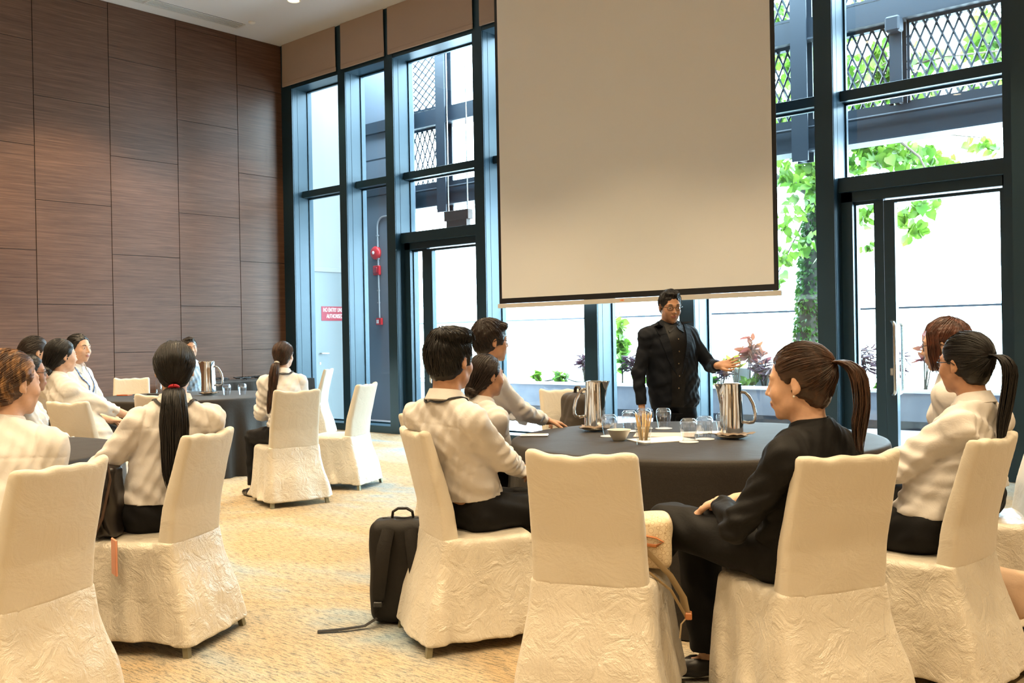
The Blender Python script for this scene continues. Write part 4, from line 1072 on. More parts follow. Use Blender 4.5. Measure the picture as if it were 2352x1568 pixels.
def make_chair(seed):
    t = empty('banquet_chair')
    zk = [0.03, 0.20, 0.36, 0.46, 0.60, 0.76, 0.93]
    YB_ = [-0.285, -0.250, -0.195, -0.175, -0.190, -0.228, -0.272]; HW = [0.245, 0.222, 0.206, 0.203, 0.200, 0.197, 0.193]
    rs = seed*1.9
    def prof(Z): return np.interp(Z, zk, YB_).astype(np.float32), np.interp(Z, zk, HW).astype(np.float32)
    def rbox(X, Y, x0, y0, y1, r):
        cx = 0; hy = (y1-y0)/2; cy = (y1+y0)/2
        qx = np.abs(X)-x0+r; qy = np.abs(Y-cy)-hy+r
        return np.sqrt(np.maximum(qx, 0)**2+np.maximum(qy, 0)**2)+np.minimum(np.maximum(qx, qy), 0)-r
    def sm(a, b, k): h = np.maximum(k-np.abs(a-b), 0)/k; return np.maximum(a, b)+h*h*k*0.25
    lo, hi = (-0.30, -0.34, 0.02), (0.30, 0.31, 0.96)
    v = Vol(lo, hi, 0.0085)
    def fb(X, Y, Z):
        yb, hw = prof(Z); yb = yb-0.018*(1-(X/0.2)**2)
        th = np.interp(Z, [0.03, 0.4, 0.6, 0.93], [0.06, 0.07, 0.064, 0.050])
        d = rbox(X, Y, hw, yb, yb+th, 0.022)
        top = 0.905+0.016*np.minimum((X/0.19)**2, 1.1)+0.004*np.sin(25*X+rs)+0.003*np.sin(61*X+rs*2)
        d = sm(d, Z-top, 0.022)
        return np.maximum(d, 0.452-Z)*0.9
    v.put(fb, lo, hi, 0.0)
    v.disp(lambda X, Y, Z: 0.0010*np.sin(33*Z+4*np.sin(6*X+rs)+3*Y)*np.sin(13*X+9*Z+rs)*np.sin(5*Z+rs))
    v.build('back_cover', M['cover'], t)
    v = Vol(lo, (0.30, 0.31, 0.60), 0.0085)
    def fs(X, Y, Z):
        yb, hw = prof(Z); yb = yb-0.014*(1-(X/0.2)**2)
        u = np.clip((0.46-Z)/0.42, 0, 1)
        per = X*np.where(np.abs(Y) > 0.2, 1, 0.3)+Y
        fold = (0.014*np.sin(26*X+rs+2.2*np.sin(7*Z))*np.sin(17*Y+rs)+0.009*np.sin(43*(X-Y)+rs*3+4*Z))*u
        yf = 0.225+0.03*u; w = hw+0.012+0.008*u
        d = rbox(X, Y, w+fold, yb+0.012-fold, yf+fold, 0.035)
        d = sm(d, Z-(0.462+0.010*(1-(X/0.2)**2)), 0.03)
        hem = 0.050+0.012*np.sin(6*X+rs)*np.cos(5*Y); return np.maximum(d, hem-Z)*0.85
    v.put(fs, lo, (0.30, 0.31, 0.60), 0.0)
    # lower back panel hanging behind, meeting the upper cover
    def fl(X, Y, Z):
        yb, hw = prof(Z); yb = yb-0.016*(1-(X/0.2)**2)
        u = np.clip((0.46-Z)/0.42, 0, 1); fold = 0.006*np.sin(19*X+rs*2+2*Z)*u
        d = rbox(X, Y, hw+0.004, yb+fold, yb+0.07, 0.02); d = np.maximum(d, Z-0.462); return np.maximum(d, 0.045-Z)*0.85
    v.put(fl, lo, (0.30, 0.31, 0.60), 0.02)
    v.build('seat_skirt', M['satin'], t)
    for sx in (-1, 1):
        for (y0, y1, x0, x1) in ((-0.235, -0.262, 0.205, 0.228), (0.190, 0.205, 0.19, 0.20)):
            b = MB(); V = []
            for (z, xx, yy) in ((0.0, x1, y1), (0.16, x0, y0)):
                for (dx, dy) in ((-0.014, -0.012), (0.014, -0.012), (0.014, 0.012), (-0.014, 0.012)): V.append((sx*xx+dx, yy+dy, z))
            b.mesh(V, [(0, 1, 5, 4), (1, 2, 6, 5), (2, 3, 7, 6), (3, 0, 4, 7), (3, 2, 1, 0), (4, 5, 6, 7)])
            b.build('leg', M['leg'], t)
    return t
PROTO = [make_chair(1), make_chair(2), make_chair(3)]; USED = [False]*3
CHG = 'white covered banquet chairs around the tables'
def chair(O, f, label, var=0, tilt=None):
    pr = PROTO[var]
    t = pr if not USED[var] else copy_tree(pr); USED[var] = True
    t.location = (O[0], O[1], 0); t.rotation_euler = (0, 0, math.atan2(-f[0], f[1])); tag(t, label, 'chair', CHG); return t
chair((-2.92, 3.04), (0.47, 0.88), 'cream covered chair under the seated man in white shirt, beside the black backpack', 0)
chair((-3.97, 2.16), (-0.88, -0.47), 'cream covered chair with gold-toned foot under the woman with the long black ponytail', 1)
chair((-6.51, 4.66), (-0.96, 0.28), 'white covered chair under the brown-haired ponytail woman at the middle table', 2)
chair((-6.80, 5.46), (-0.91, -0.41), 'empty white covered chair seen from the side, nearest the windows left of the aisle', 0)
chair((-10.72, 8.08), (-0.80, -0.60), 'empty covered chair standing far back against the left windows', 1)
chair((-2.02, 2.77), (-0.377, 0.926), 'empty cream covered chair in the foreground holding the beige monogram bag', 2)
chair((-1.41, 3.11), (-0.865, 0.504), 'cream covered chair under the woman in the black blazer', 0)
chair((-1.21, 3.76), (-0.995, 0.10), 'cream covered chair under the woman with glasses and black ponytail at right', 1)
chair((-1.22, 4.64), (-0.93, -0.36), 'cream covered chair at the right picture edge under the woman with reddish hair', 2)
chair((-3.42, 1.31), (-0.94, -0.34), 'cream covered chair in the lower left corner under the woman with highlighted hair', 0)
chair((-3.60, 3.64), (0.78, 0.62), 'covered chair under the woman with the low black bun behind the near table', 1)
chair((-3.88, 4.20), (0.93, 0.37), 'covered chair under the curly-haired man with glasses', 2)
chair((-4.17, 5.46), (0.85, -0.52), 'cream covered chair beyond the round table holding the grey backpack', 0)
chair((-6.72, 3.18), (-0.30, 0.95), 'cream covered chair under the woman with the low bun at the middle table', 1)
chair((-7.04, 3.90), (-0.78, 0.62), 'empty cream covered chair just in front of the middle table beside the long black ponytail', 2)
chair((-10.35, 5.30), (0.85, -0.50), 'empty white covered chair far left on the window side of the middle table', 0)
chair((-7.85, 3.50), (-0.05, 1.0), 'cream chair mostly hidden between the low-bun woman and the shirted group at left', 2)

# ================================================================== tables
m = M['blackcover'] = mat('black_satin_tablecloth', (0.024, 0.019, 0.015), 0.62, spec=0.22)
v = coords(m, (3, 30, 30), (0, 0, 0.6)); a = noise(m, v, 2.5, 4, 0.6, 0.8); v2 = coords(m, (1, 1, 1)); b2 = noise(m, v2, 9, 3, 0.5, 1.0)
bump(m, mth(m, 'ADD', mth(m, 'MULTIPLY', a, 0.35), b2), 0.16, 0.012); PB(m).inputs['Sheen Weight'].default_value = 0.08
L(m, ramp(m, noise(m, v2, 400, 1), [(0.3, (0.015, 0.012, 0.009)), (0.7, (0.028, 0.022, 0.017))]), PB(m).inputs['Base Color'])
M['ply'] = mat('plywood_table', (0.30, 0.18, 0.09), 0.6)
TZ = 0.758
def round_table(c, r, label, clabel, seed=0):
    t = empty('round_table', (c[0], c[1], 0)); tag(t, label, 'table', 'round banquet tables')
    b = MB(); b.lathe([(0.0005, TZ-0.035), (r-0.035, TZ-0.035), (r-0.03, TZ-0.008), (0.0005, TZ-0.008)], 48); b.build('tabletop', M['ply'], t)
    for k_ in range(4):
        a = PI/4+k_*PI/2; b = MB(); b.tube([(0.55*r*math.cos(a), 0.55*r*math.sin(a), 0), (0.5*r*math.cos(a), 0.5*r*math.sin(a), TZ-0.036)], 0.016, 8); b.build('leg', M['leg'], t)
    V = []; F = []; n = 160; rings = [(0.0, 0, 0), (0.3, 0, 0), (0.6, 0, 0), (0.9, 0, 0), (0.975, 0, 0), (0.993, -0.003, 0), (1.0, -0.012, 0.0), (1.004, -0.03, 0.01), (1.008, -0.08, 0.06), (1.012, -0.18, 0.18), (1.02, -0.32, 0.40), (1.03, -0.5, 0.7), (1.035, -0.66, 0.92), (1.04, -(TZ-0.006), 1.0)]
    rng = random.Random(seed); ph = [rng.random()*6.3 for _ in range(4)]
    for (q, dz, am) in rings:
        for k_ in range(n):
            a = 2*PI*k_/n; fo = am*(0.030*math.sin(17*a+ph[0]+0.8*math.sin(3*a))+0.020*math.sin(29*a+ph[1])+0.010*math.sin(43*a+ph[2]))
            rr = r*q+fo; z = TZ+dz
            if am == 0 and q < 0.98: z += 0.0006*math.sin(9*rr*math.cos(a)*3+ph[0])
            V.append((rr*math.cos(a), rr*math.sin(a), z))
    for i in range(len(rings)-1):
        for k_ in range(n): a, b_ = i*n+k_, i*n+(k_+1) % n; F.append((a, a+n, b_+n, b_))
    o = meshobj('tablecloth', V, F, M['blackcover'], None, True, loc=(c[0], c[1], 0)); recalc(o)
    tag(o, clabel, 'tablecloth', 'black round tablecloths'); return o
T1 = (-2.60, 4.42); T2 = (-9.05, 5.26); T3 = (-5.42, 1.72)
round_table(T1, 0.965, 'round table under the black cloth with two steel jugs, at right', 'black cloth on the near round table at right with inverted glasses', 1)
round_table(T2, 0.93, 'round table under black cloth in the middle distance at left', 'black cloth on the middle-distance round table with the orange phone', 2)
round_table(T3, 0.90, 'round table under black cloth at the left edge of the picture', 'black cloth on the round table cut by the left edge', 3)
# long side table by the wood wall
t = empty('side_table', (-11.85, 7.75, 0)); tag(t, 'long black skirted table standing against the wood wall corner', 'table')
MB().box(-0.40, 0.40, -0.9, 0.9, TZ-0.03, TZ-0.006).build('tabletop', M['ply'], t)
for sx in (-1, 1):
    for sy in (-1, 1): MB().box(sx*0.36-0.02, sx*0.36+0.02, sy*0.85-0.02, sy*0.85+0.02, 0, TZ-0.031).build('leg', M['leg'], t)
V = []; F = []; n = 240; per = []
for k_ in range(n):
    u = k_/n*4; s_ = u % 1; w_, l_ = 0.42, 0.92
    p_ = [(-w_+2*w_*s_, -l_), (w_, -l_+2*l_*s_), (w_-2*w_*s_, l_), (-w_, l_-2*l_*s_)][int(u)]; per.append(p_)
for (z, am) in ((TZ, 0), (TZ-0.005, 0.003), (TZ-0.06, 0.006), (0.35, 0.014), (0.01, 0.02)):
    for k_, (x, y) in enumerate(per):
        q = math.hypot(x, y); f_ = 1+am*math.sin(k_*0.9)/q; V.append((x*f_, y*f_, z))
for i in range(4):
    for k_ in range(n): a, b_ = i*n+k_, i*n+(k_+1) % n; F.append((a, b_, b_+n, a+n))
F.append(tuple(range(n)))
o = meshobj('tablecloth', V, F, M['blackcover'], None, False, loc=(-11.85, 7.75, 0)); recalc(o); tag(o, 'pleated black cloth skirt on the long side table by the wood wall', 'tablecloth')
b = MB(); rr = random.Random(4)
for k_ in range(5):
    c0 = (-11.85+rr.uniform(-0.2, 0.2), 7.2+k_*0.28); pts = []
    for q in range(30): a = q*0.55; R_ = 0.07+0.03*math.sin(q*1.3+k_); pts.append((c0[0]+R_*math.cos(a), c0[1]+R_*1.3*math.sin(a), TZ+0.015+0.012*(q % 5)/5+0.02*abs(math.sin(q*0.4))))
    b.tube(pts, 0.007, 6)
tag(b.build('cable', M['black'], smooth=True), 'heap of black cables lying on the long side table', 'cable')
# ================================================================== things on the tables
M['thinglass'] = glassmat('tumbler_glass', (0.95, 0.97, 0.99), 1.0, 2.1)
M['paper'] = mat('white_paper', (0.82, 0.80, 0.77), 0.8); M['kraft'] = mat('beige_folder', (0.62, 0.50, 0.38), 0.7); M['napkin'] = mat('taupe_napkin', (0.33, 0.26, 0.20), 0.9)
M['ceramic'] = mat('cream_stoneware', (0.72, 0.67, 0.56), 0.35); M['blue'] = mat('blue_wrapper', (0.03, 0.30, 0.55), 0.35); M['pencilw'] = mat('natural_pencil_wood', (0.85, 0.62, 0.32), 0.5)
M['phonew'] = mat('white_phone', (0.78, 0.78, 0.80), 0.2); M['orangec'] = mat('orange_phone_case', (0.80, 0.16, 0.04), 0.5); M['peachc'] = mat('peach_phone_case', (0.75, 0.33, 0.20), 0.4)
def jug(loc, rz, label, s=1.0):
    t = empty('water_jug', loc, rz); t.scale = (s, s, s); tag(t, label, 'jug', 'polished steel water jugs')
    b = MB(); n = 40; V = []; F = []
    prof = [(0.0005, 0.004), (0.055, 0.0), (0.060, 0.004), (0.0605, 0.02), (0.058, 0.10), (0.054, 0.20), (0.0515, 0.262), (0.0525, 0.268), (0.0500, 0.268), (0.0495, 0.25), (0.052, 0.12), (0.0005, 0.11)]
    for (r, z) in prof:
        for k_ in range(n):
            a = 2*PI*k_/n; q = r
            if z > 0.15 and r > 0.03:      # pouring lip on +x
                w_ = max(0, math.cos(a))**14*max(0, (z-0.15)/0.118)**1.6; q = r+0.036*w_
            V.append((q*math.cos(a), q*math.sin(a)*(1-0.0), z))
    for i in range(len(prof)-1):
        for k_ in range(n): a, c_ = i*n+k_, i*n+(k_+1) % n; F.append((a, c_, c_+n, a+n))
    o = meshobj('body', V, F, M['chrome'], t, True); autosmooth(o, 60)
    b = MB(); pts = [(-0.052, 0, 0.225), (-0.070, 0, 0.222), (-0.090, 0, 0.20), (-0.108, 0, 0.165), (-0.118, 0, 0.12), (-0.118, 0, 0.085), (-0.108, 0, 0.070), (-0.085, 0, 0.066), (-0.057, 0, 0.072)]
    b.tube(pts, 0.0085, 12); b.build('handle', M['chrome'], t, smooth=True)
    b = MB(); b.lathe([(0.0005, 0.272), (0.03, 0.272), (0.0475, 0.268), (0.0480, 0.262), (0.03, 0.264), (0.0005, 0.264)], 32); b.build('lid', M['chrome'], t, smooth=True)
    return t
def plate(loc, label, r=0.085):
    b = MB(); b.lathe([(0.0005, 0.003), (0.045, 0.003), (0.062, 0.006), (r, 0.016), (r+0.002, 0.018), (r, 0.019), (0.06, 0.009), (0.0005, 0.0065)], 40)
    o = b.build('saucer_plate', M['ceramic'], smooth=True, loc=loc); tag(o, label, 'plate', 'cream saucers under the jugs'); return o
def napkin(loc, rz, label, seed=0):
    rr = random.Random(seed); n = 26; V = []; F = []
    for i in range(n):
        for j in range(n):
            u, v_ = i/(n-1)-0.5, j/(n-1)-0.5; x, y = u*0.17, v_*0.17
            rad = math.hypot(x, y); z = 0.003+max(0, rad-0.05)*0.16+0.006*abs(math.sin(40*x+seed))*min(1, rad/0.05)+0.005*abs(math.sin(55*y+1+seed))*min(1, rad/0.05)
            V.append((x+0.004*math.sin(60*y), y+0.004*math.sin(50*x), z))
    for i in range(n-1):
        for j in range(n-1): a = i*n+j; F.append((a, a+n, a+n+1, a+1))
    n0 = len(V); V += [(x, y, z-0.0018) for x, y, z in V]; F += [tuple(q+n0 for q in reversed(f)) for f in F]
    o = meshobj('napkin', V, F, M['napkin'], None, True, loc=loc); o.rotation_euler = (0, 0, rz); tag(o, label, 'napkin', 'taupe napkins under the jugs'); return o
def jugset(x, y, z, rz, where, s=1.0, seed=0):
    plate((x, y, z), 'cream saucer under the %s' % where); napkin((x, y, z+0.0085), 0.5+seed, 'folded taupe napkin under the %s' % where, seed); jug((x, y, z+0.0145), rz, 'polished steel water jug, the %s' % where, s)
Z0 = TZ+0.001
# the lip of the first points right, its handle left; the second's handle points right
RIGHT = math.atan2(math.sin(-CAMYAW)*-1*-1, math.cos(CAMYAW))   # world angle of the room's cross direction
RA = math.atan2(0.657, 0.753)
jugset(-3.24, 4.42, Z0, RA, 'jug with handle on its left on the near table', 1.0, 0)
jugset(-2.40, 4.46, Z0, RA+PI-0.25, 'jug with handle on its right, next to the black-blazer woman', 1.0, 1)
tumb = None
def tumbler(loc, label, group='upturned tumblers on the near table', s=1.0):
    global tumb
    if tumb is None:
        b = MB(); b.lathe([(0.0300, 0.0), (0.0312, 0.0), (0.0365, 0.030), (0.0425, 0.065), (0.0440, 0.085), (0.0415, 0.100), (0.0330, 0.113), (0.0280, 0.1155), (0.0240, 0.1135), (0.0005, 0.1120)], 36)
        b.lathe([(0.0295, 0.001), (0.0352, 0.030), (0.0410, 0.065), (0.0420, 0.082), (0.0385, 0.094), (0.0300, 0.101), (0.0005, 0.101)], 36)
        for k_ in range(9):       # cut facets in the thick base
            a = 2*PI*k_/9; b.box(0.018*math.cos(a)-0.0035, 0.018*math.cos(a)+0.0035, 0.018*math.sin(a)-0.0035, 0.018*math.sin(a)+0.0035, 0.103, 0.1115)
        o = b.build('tumbler', M['thinglass'], smooth=True); tumb = o
    else: o = tumb.copy(); COL.objects.link(o)
    o.location = loc; o.scale = (s, s, s); tag(o, label, 'glass', group); return o
def coaster(loc, label):
    b = MB(); b.lathe([(0.0005, 0.0), (0.048, 0.0), (0.0485, 0.0012), (0.048, 0.0024), (0.0005, 0.0024)], 32); o = b.build('paper_coaster', M['paper'], smooth=True, loc=loc); tag(o, label, 'coaster', 'round white paper coasters'); return o
gl = [((-3.00, 4.22), 'leftmost upturned tumbler, in front of the left jug'), ((-3.06, 4.50), 'upturned tumbler second from the left jug'), ((-3.08, 4.68), 'upturned tumbler third from the left jug, farther back'), ((-2.98, 4.73), 'upturned tumbler showing above the pencil glass'),
      ((-2.50, 4.20), 'front upturned tumbler left of the right jug'), ((-2.50, 4.36), 'middle upturned tumbler of the three by the right jug'), ((-2.52, 4.60), 'back upturned tumbler touching the outline of the right jug')]
for (xy_, lb) in gl:
    coaster((xy_[0]+0.004, xy_[1]-0.006, Z0), 'white coaster under the '+lb.split(',')[0]); tumbler((xy_[0], xy_[1], Z0+0.0027), lb)
# bowl with wrapped sweets
t = empty('bowl', (-2.84, 4.08, Z0)); tag(t, 'small cream bowl with angular rim holding blue wrapped sweets', 'bowl')
b = MB(); b.lathe([(0.0005, 0.0), (0.030, 0.0), (0.036, 0.006), (0.048, 0.030), (0.060, 0.052), (0.0625, 0.056), (0.0600, 0.056), (0.046, 0.032), (0.030, 0.010), (0.0005, 0.008)], 6 if False else 28); b.build('bowl_body', M['ceramic'], t, smooth=True)
for k_, (x, y) in enumerate(((0.01, 0.012), (0.03, 0.0), (-0.005, -0.01), (0.0, 0.03))):
    b = MB(); b.tube([(-0.014, 0, 0), (-0.009, 0, 0.001), (-0.007, 0, 0), (0.007, 0, 0), (0.009, 0, 0.001), (0.014, 0, 0)], [0.006, 0.002, 0.006, 0.006, 0.002, 0.006], 8)
    o = b.build('wrapped_sweet', M['blue'], smooth=True, loc=(-2.84+x*0.7, 4.08+y*0.7, Z0+(0.040 if k_ < 2 else 0.022 if k_ == 2 else 0.033))); o.rotation_euler = (0, 0.3*k_, k_*1.3); tag(o, 'blue wrapped sweet in the small cream bowl', 'sweet', 'sweets in the bowl')
# pencil glass
t = empty('pencil_glass', (-2.63, 3.99, Z0)); tag(t, 'straight thick-based glass holding pencils, front of the near table', 'glass')
b = MB(); b.lathe([(0.0005, 0.0), (0.033, 0.0), (0.0345, 0.003), (0.0355, 0.03), (0.040, 0.092), (0.0385, 0.092), (0.0335, 0.022), (0.0005, 0.018)], 28); b.build('glass_body', M['thinglass'], t, smooth=True)
rr = random.Random(3)
pw = None
for k_ in range(9):
    a = k_*2.4; r0 = 0.012+0.010*rr.random(); tilt = 0.10+0.12*rr.random()
    ta_ = a+rr.uniform(-0.4, 0.4)
    if pw is None:
        pw = empty('pencil'); b = MB(); b.tube([(0, 0, 0.0), (0, 0, 0.128)], 0.0038, 6); b.build('shaft', M['pencilw'], pw)
        b = MB(); b.tube([(0, 0, 0.128), (0, 0, 0.142)], [0.0038, 0.0009], 6); b.build('point', M['ceramic'], pw); o = pw
    else: o = copy_tree(pw)
    o.location = (-2.63+r0*math.cos(a), 3.99+r0*math.sin(a), Z0+0.021); o.rotation_euler = (tilt*math.sin(-ta_)*-1*-1, tilt*math.cos(ta_), 0)
    tag(o, 'plain wooden pencil standing in the pencil glass', 'pencil', 'pencils in the glass')
# papers, folder, phones
o = MB().box(-0.15, 0.15, -0.105, 0.105, 0, 0.004).build('notepad', M['paper'], loc=(-2.66, 4.20, Z0)); o.rotation_euler = (0, 0, RA+0.35); tag(o, 'white notepad lying between the pencil glass and the tumblers', 'notepad')
o = MB().box(-0.16, 0.16, -0.11, 0.11, 0, 0.003).build('folder', M['kraft'], loc=(-2.78, 4.42, Z0)); o.rotation_euler = (0, 0, RA-0.2); tag(o, 'beige folder lying behind the white notepad', 'folder')
o = MB().box(-0.12, 0.12, -0.06, 0.06, 0, 0.002).build('paper_sheet', M['paper'], loc=(-2.66, 4.64, Z0)); o.rotation_euler = (0, 0, RA+0.1); tag(o, 'loose white sheet behind the middle tumbler by the right jug', 'paper')
def phone(loc, rz, m_, label, grp=None):
    t = empty('phone', loc, rz); tag(t, label, 'phone', grp)
    MB().box(-0.037, 0.037, -0.076, 0.076, 0, 0.009, bev=0.003).build('phone_body', m_, t); MB().box(-0.034, 0.034, -0.072, 0.072, 0.0091, 0.0098).build('phone_screen', M['black'] if m_ is not M['phonew'] else M['phonew'], t); return t
phone((-3.36, 4.02, Z0), RA+PI/2-0.1, M['phonew'], 'white phone at the left rim of the near table')
phone((-9.76, 4.93, Z0), RA+1.2, M['orangec'], 'phone in an orange case at the left rim of the middle table')
phone((-9.62, 5.20, Z0), RA+1.5, M['black'], 'dark phone lying behind the orange phone')
o = MB().box(-0.08, 0.08, -0.05, 0.05, 0, 0.006, bev=0.002).build('notebook', M['paper'], loc=(-8.95, 4.70, Z0)); tag(o, 'white notebook on the front edge of the middle table', 'notebook')
# middle table set
jugset(-9.88, 5.62, Z0, RA, 'jug at the left of the middle table', 1.0, 2)
jugset(-8.93, 5.42, Z0, RA+PI, 'jug beside the long black ponytail on the middle table', 1.25, 3)
for (x, y, lb) in ((-9.60, 5.45, 'tumbler left of the long black ponytail on the middle table'), (-9.45, 5.25, 'tumbler nearest the pencils on the middle table'), (-8.72, 5.50, 'tumbler right of the jug on the middle table'), (-8.62, 5.62, 'farther tumbler right of the jug on the middle table')):
    tumbler((x, y, Z0), 'upturned '+lb, 'upturned tumblers on the middle table')
t = empty('bottle', (-9.72, 5.30, Z0)); tag(t, 'clear water bottle with blue cap at the left of the middle table', 'bottle')
b = MB(); b.lathe([(0.0005, 0), (0.03, 0.0), (0.032, 0.01), (0.032, 0.13), (0.013, 0.17), (0.013, 0.185)], 20); b.build('bottle_body', M['thinglass'], t, smooth=True)
b = MB(); b.lathe([(0.015, 0.18), (0.015, 0.20), (0.0005, 0.20)], 16); b.build('cap', M['blue'], t, smooth=True)
# ================================================================== bags
M['bagblack'] = cloth('black_nylon', (0.014, 0.012, 0.010), 0.6, amt=0.3); M['baggrey'] = cloth('grey_brown_nylon', (0.060, 0.048, 0.038), 0.6, amt=0.3)
M['baglight'] = cloth('slate_nylon_panel', (0.12, 0.125, 0.14), 0.6, amt=0.3); M['leatherb'] = mat('black_leather', (0.014, 0.011, 0.010), 0.28)
M['tan'] = mat('tan_leather', (0.42, 0.15, 0.045), 0.45); M['strapb'] = cloth('beige_webbing', (0.38, 0.29, 0.17), 0.8); M['beigebag'] = cloth('pinkish_beige_cloth', (0.52, 0.37, 0.26), 0.85)
m = M['mono'] = mat('beige_patterned_canvas', (0.6, 0.5, 0.35), 0.6)
vv_ = N(m, 'ShaderNodeTexVoronoi'); vv_.feature = 'F1'; vv_.inputs['Scale'].default_value = 52; vv_.inputs['Randomness'].default_value = 0.0
L(m, coords(m, (1, 1, 1), (0.6, 0.4, 0.78)), vv_.inputs['Vector'])
L(m, ramp(m, vv_.outputs['Distance'], [(0.36, (0.66, 0.55, 0.37)), (0.42, (0.40, 0.28, 0.16)), (0.50, (0.62, 0.51, 0.34))]), PB(m).inputs['Base Color'])
def softbox(v, c, hx, hy, hz, r, bulge=0.02):
    def fn(X, Y, Z):
        x, y, z = X-c[0], Y-c[1], Z-c[2]
        by = hy+bulge*(1-np.clip((x/hx)**2, 0, 1))*(1-np.clip((z/hz)**2, 0, 1))
        qx = np.abs(x)-hx+r; qy = np.abs(y)-by+r; qz = np.abs(z)-hz+r
        return (np.sqrt(np.maximum(qx, 0)**2+np.maximum(qy, 0)**2+np.maximum(qz, 0)**2)+np.minimum(np.maximum(np.maximum(qx, qy), qz), 0)-r)*0.85
    m_ = max(hx, hy+bulge, hz); v.put(fn, (c[0]-hx, c[1]-hy-bulge, c[2]-hz), (c[0]+hx, c[1]+hy+bulge, c[2]+hz), 0.008)
def backpack(loc, rz, label, m1, m2, W=0.15, D=0.085, H_=0.23, strapside=1, tiltx=0.0, tail=False):
    t = empty('backpack', loc, rz); t.rotation_euler = (tiltx, 0, rz); tag(t, label, 'backpack')
    v = Vol((-W-0.05, -D-0.09, 0), (W+0.05, D+0.09, 2*H_+0.06), 0.007); softbox(v, (0, 0, H_+0.005), W, D, H_, 0.05); softbox(v, (0, D*0.9, H_*0.72), W*0.8, 0.03, H_*0.55, 0.03, 0.01)
    v.disp(lambda X, Y, Z: 0.002*np.sin(30*Z+6*np.sin(12*X))); v.build('pack', m1, t)
    b = MB(); pts = [(-0.05, 0, 2*H_), (-0.045, 0, 2*H_+0.035), (-0.02, 0, 2*H_+0.05), (0.02, 0, 2*H_+0.05), (0.045, 0, 2*H_+0.035), (0.05, 0, 2*H_)]; b.tube(pts, 0.013, 10, flat=0.5); b.build('carry_handle', m1, t, smooth=True)
    for q in (-1, 1):
        y_ = -D
        pts = [(q*0.05, y_-0.01, 2*H_-0.03), (q*0.065, y_-0.045, 2*H_-0.10), (q*0.08, y_-0.060, H_*1.1), (q*0.095, y_-0.045, H_*0.6), (q*0.11, y_-0.015, 0.10), (q*0.115, y_+0.01, 0.05)]
        b = MB(); b.tube(pts, [0.030, 0.033, 0.033, 0.028, 0.016, 0.014], 10, flat=0.28, up=(0, 1, 0)); b.build('shoulder_strap', m2, t, smooth=True)
        b = MB(); b.box(q*0.098-0.02, q*0.098+0.02, y_-0.05, y_-0.028, H_*0.42, H_*0.42+0.025, bev=0.004); b.build('buckle', M['black'], t)
    if tail:
        b = MB(); b.tube([(-0.11, -D-0.01, 0.04), (-0.16, -D-0.04, 0.014), (-0.25, -D-0.08, 0.012), (-0.36, -D-0.10, 0.008)], 0.014, 8, flat=0.25); b.build('loose_strap', m2, t, smooth=True)
    z_ = 2*H_*0.86; b = MB(); b.tube([(-W*0.99, 0.0, z_*0.7), (-W*0.97, 0.0, z_), (-W*0.6, 0, 2*H_+0.006), (W*0.6, 0, 2*H_+0.006), (W*0.97, 0, z_), (W*0.99, 0, z_*0.7)], 0.004, 6); b.build('zip', M['black'], t, smooth=True)
    return t
backpack((-3.30, 2.99, 0), RA-0.05, 'black backpack standing on the carpet beside the seated man in white shirt', M['bagblack'], M['bagblack'], 0.15, 0.085, 0.235, tail=True)
backpack((-4.12, 5.42, 0.462), RA+1.9, 'grey brown backpack leaning on the chair beyond the near table', M['baggrey'], M['baglight'], 0.155, 0.08, 0.215)
# monogram bag on the foreground chair
t = empty('shoulder_bag', (-1.94, 2.85, 0.475), math.atan2(0.377, 0.926)+0.15); t.rotation_euler = (0, 0, 0.55); tag(t, 'beige patterned canvas bag with tan trim on the empty foreground chair', 'bag')
v = Vol((-0.20, -0.16, -0.01), (0.24, 0.16, 0.27), 0.006); softbox(v, (0, 0, 0.095), 0.14, 0.075, 0.093, 0.03, 0.015)
v.cap((-0.08, 0, 0.165), (0.11, 0.0, 0.14), 0.03, 0.02, k=0.04)
v.disp(lambda X, Y, Z: 0.003*np.sin(30*X+8*Z+5*Y)); v.build('bag_body', M['mono'], t)
b = MB(); b.tube([(-0.13, -0.078, 0.150), (-0.02, -0.090, 0.140), (0.09, -0.086, 0.120), (0.116, -0.082, 0.106), (0.09, -0.087, 0.092), (-0.02, -0.092, 0.106), (-0.13, -0.080, 0.120)], 0.006, 8, flat=0.6); b.build('tan_trim', M['tan'], t, smooth=True)
b = MB(); b.tube([(-0.05, -0.01, 0.185), (-0.055, -0.01, 0.225), (-0.03, -0.01, 0.238), (-0.01, -0.01, 0.222), (0.0, -0.01, 0.185)], 0.010, 8, flat=0.35); b.build('top_loop', M['tan'], t, smooth=True)
def inbag(x, y, z): c_, s_ = math.cos(-0.55), math.sin(-0.55); dx, dy = x+1.94, y-2.85; return (c_*dx-s_*dy, s_*dx+c_*dy, z-0.475)
b = MB(); b.tube([inbag(-1.97, 2.74, 0.66), inbag(-1.86, 2.79, 0.57), inbag(-1.775, 2.84, 0.47), inbag(-1.748, 2.88, 0.39), inbag(-1.742, 2.89, 0.33)], 0.020, 8, flat=0.2, up=(0.926, 0.377, 0)); b.tube([inbag(-1.97, 2.745, 0.60), inbag(-1.85, 2.78, 0.50), inbag(-1.765, 2.83, 0.42), inbag(-1.742, 2.875, 0.335), inbag(-1.738, 2.89, 0.31)], 0.009, 8, flat=0.25, up=(0.926, 0.377, 0)); b.tube([inbag(-1.738, 2.89, 0.32), inbag(-1.745, 2.86, 0.30), inbag(-1.745, 2.85, 0.255)], 0.012, 8, flat=0.25, up=(0.926, 0.377, 0)); b.build('shoulder_strap', M['strapb'], t, smooth=True)
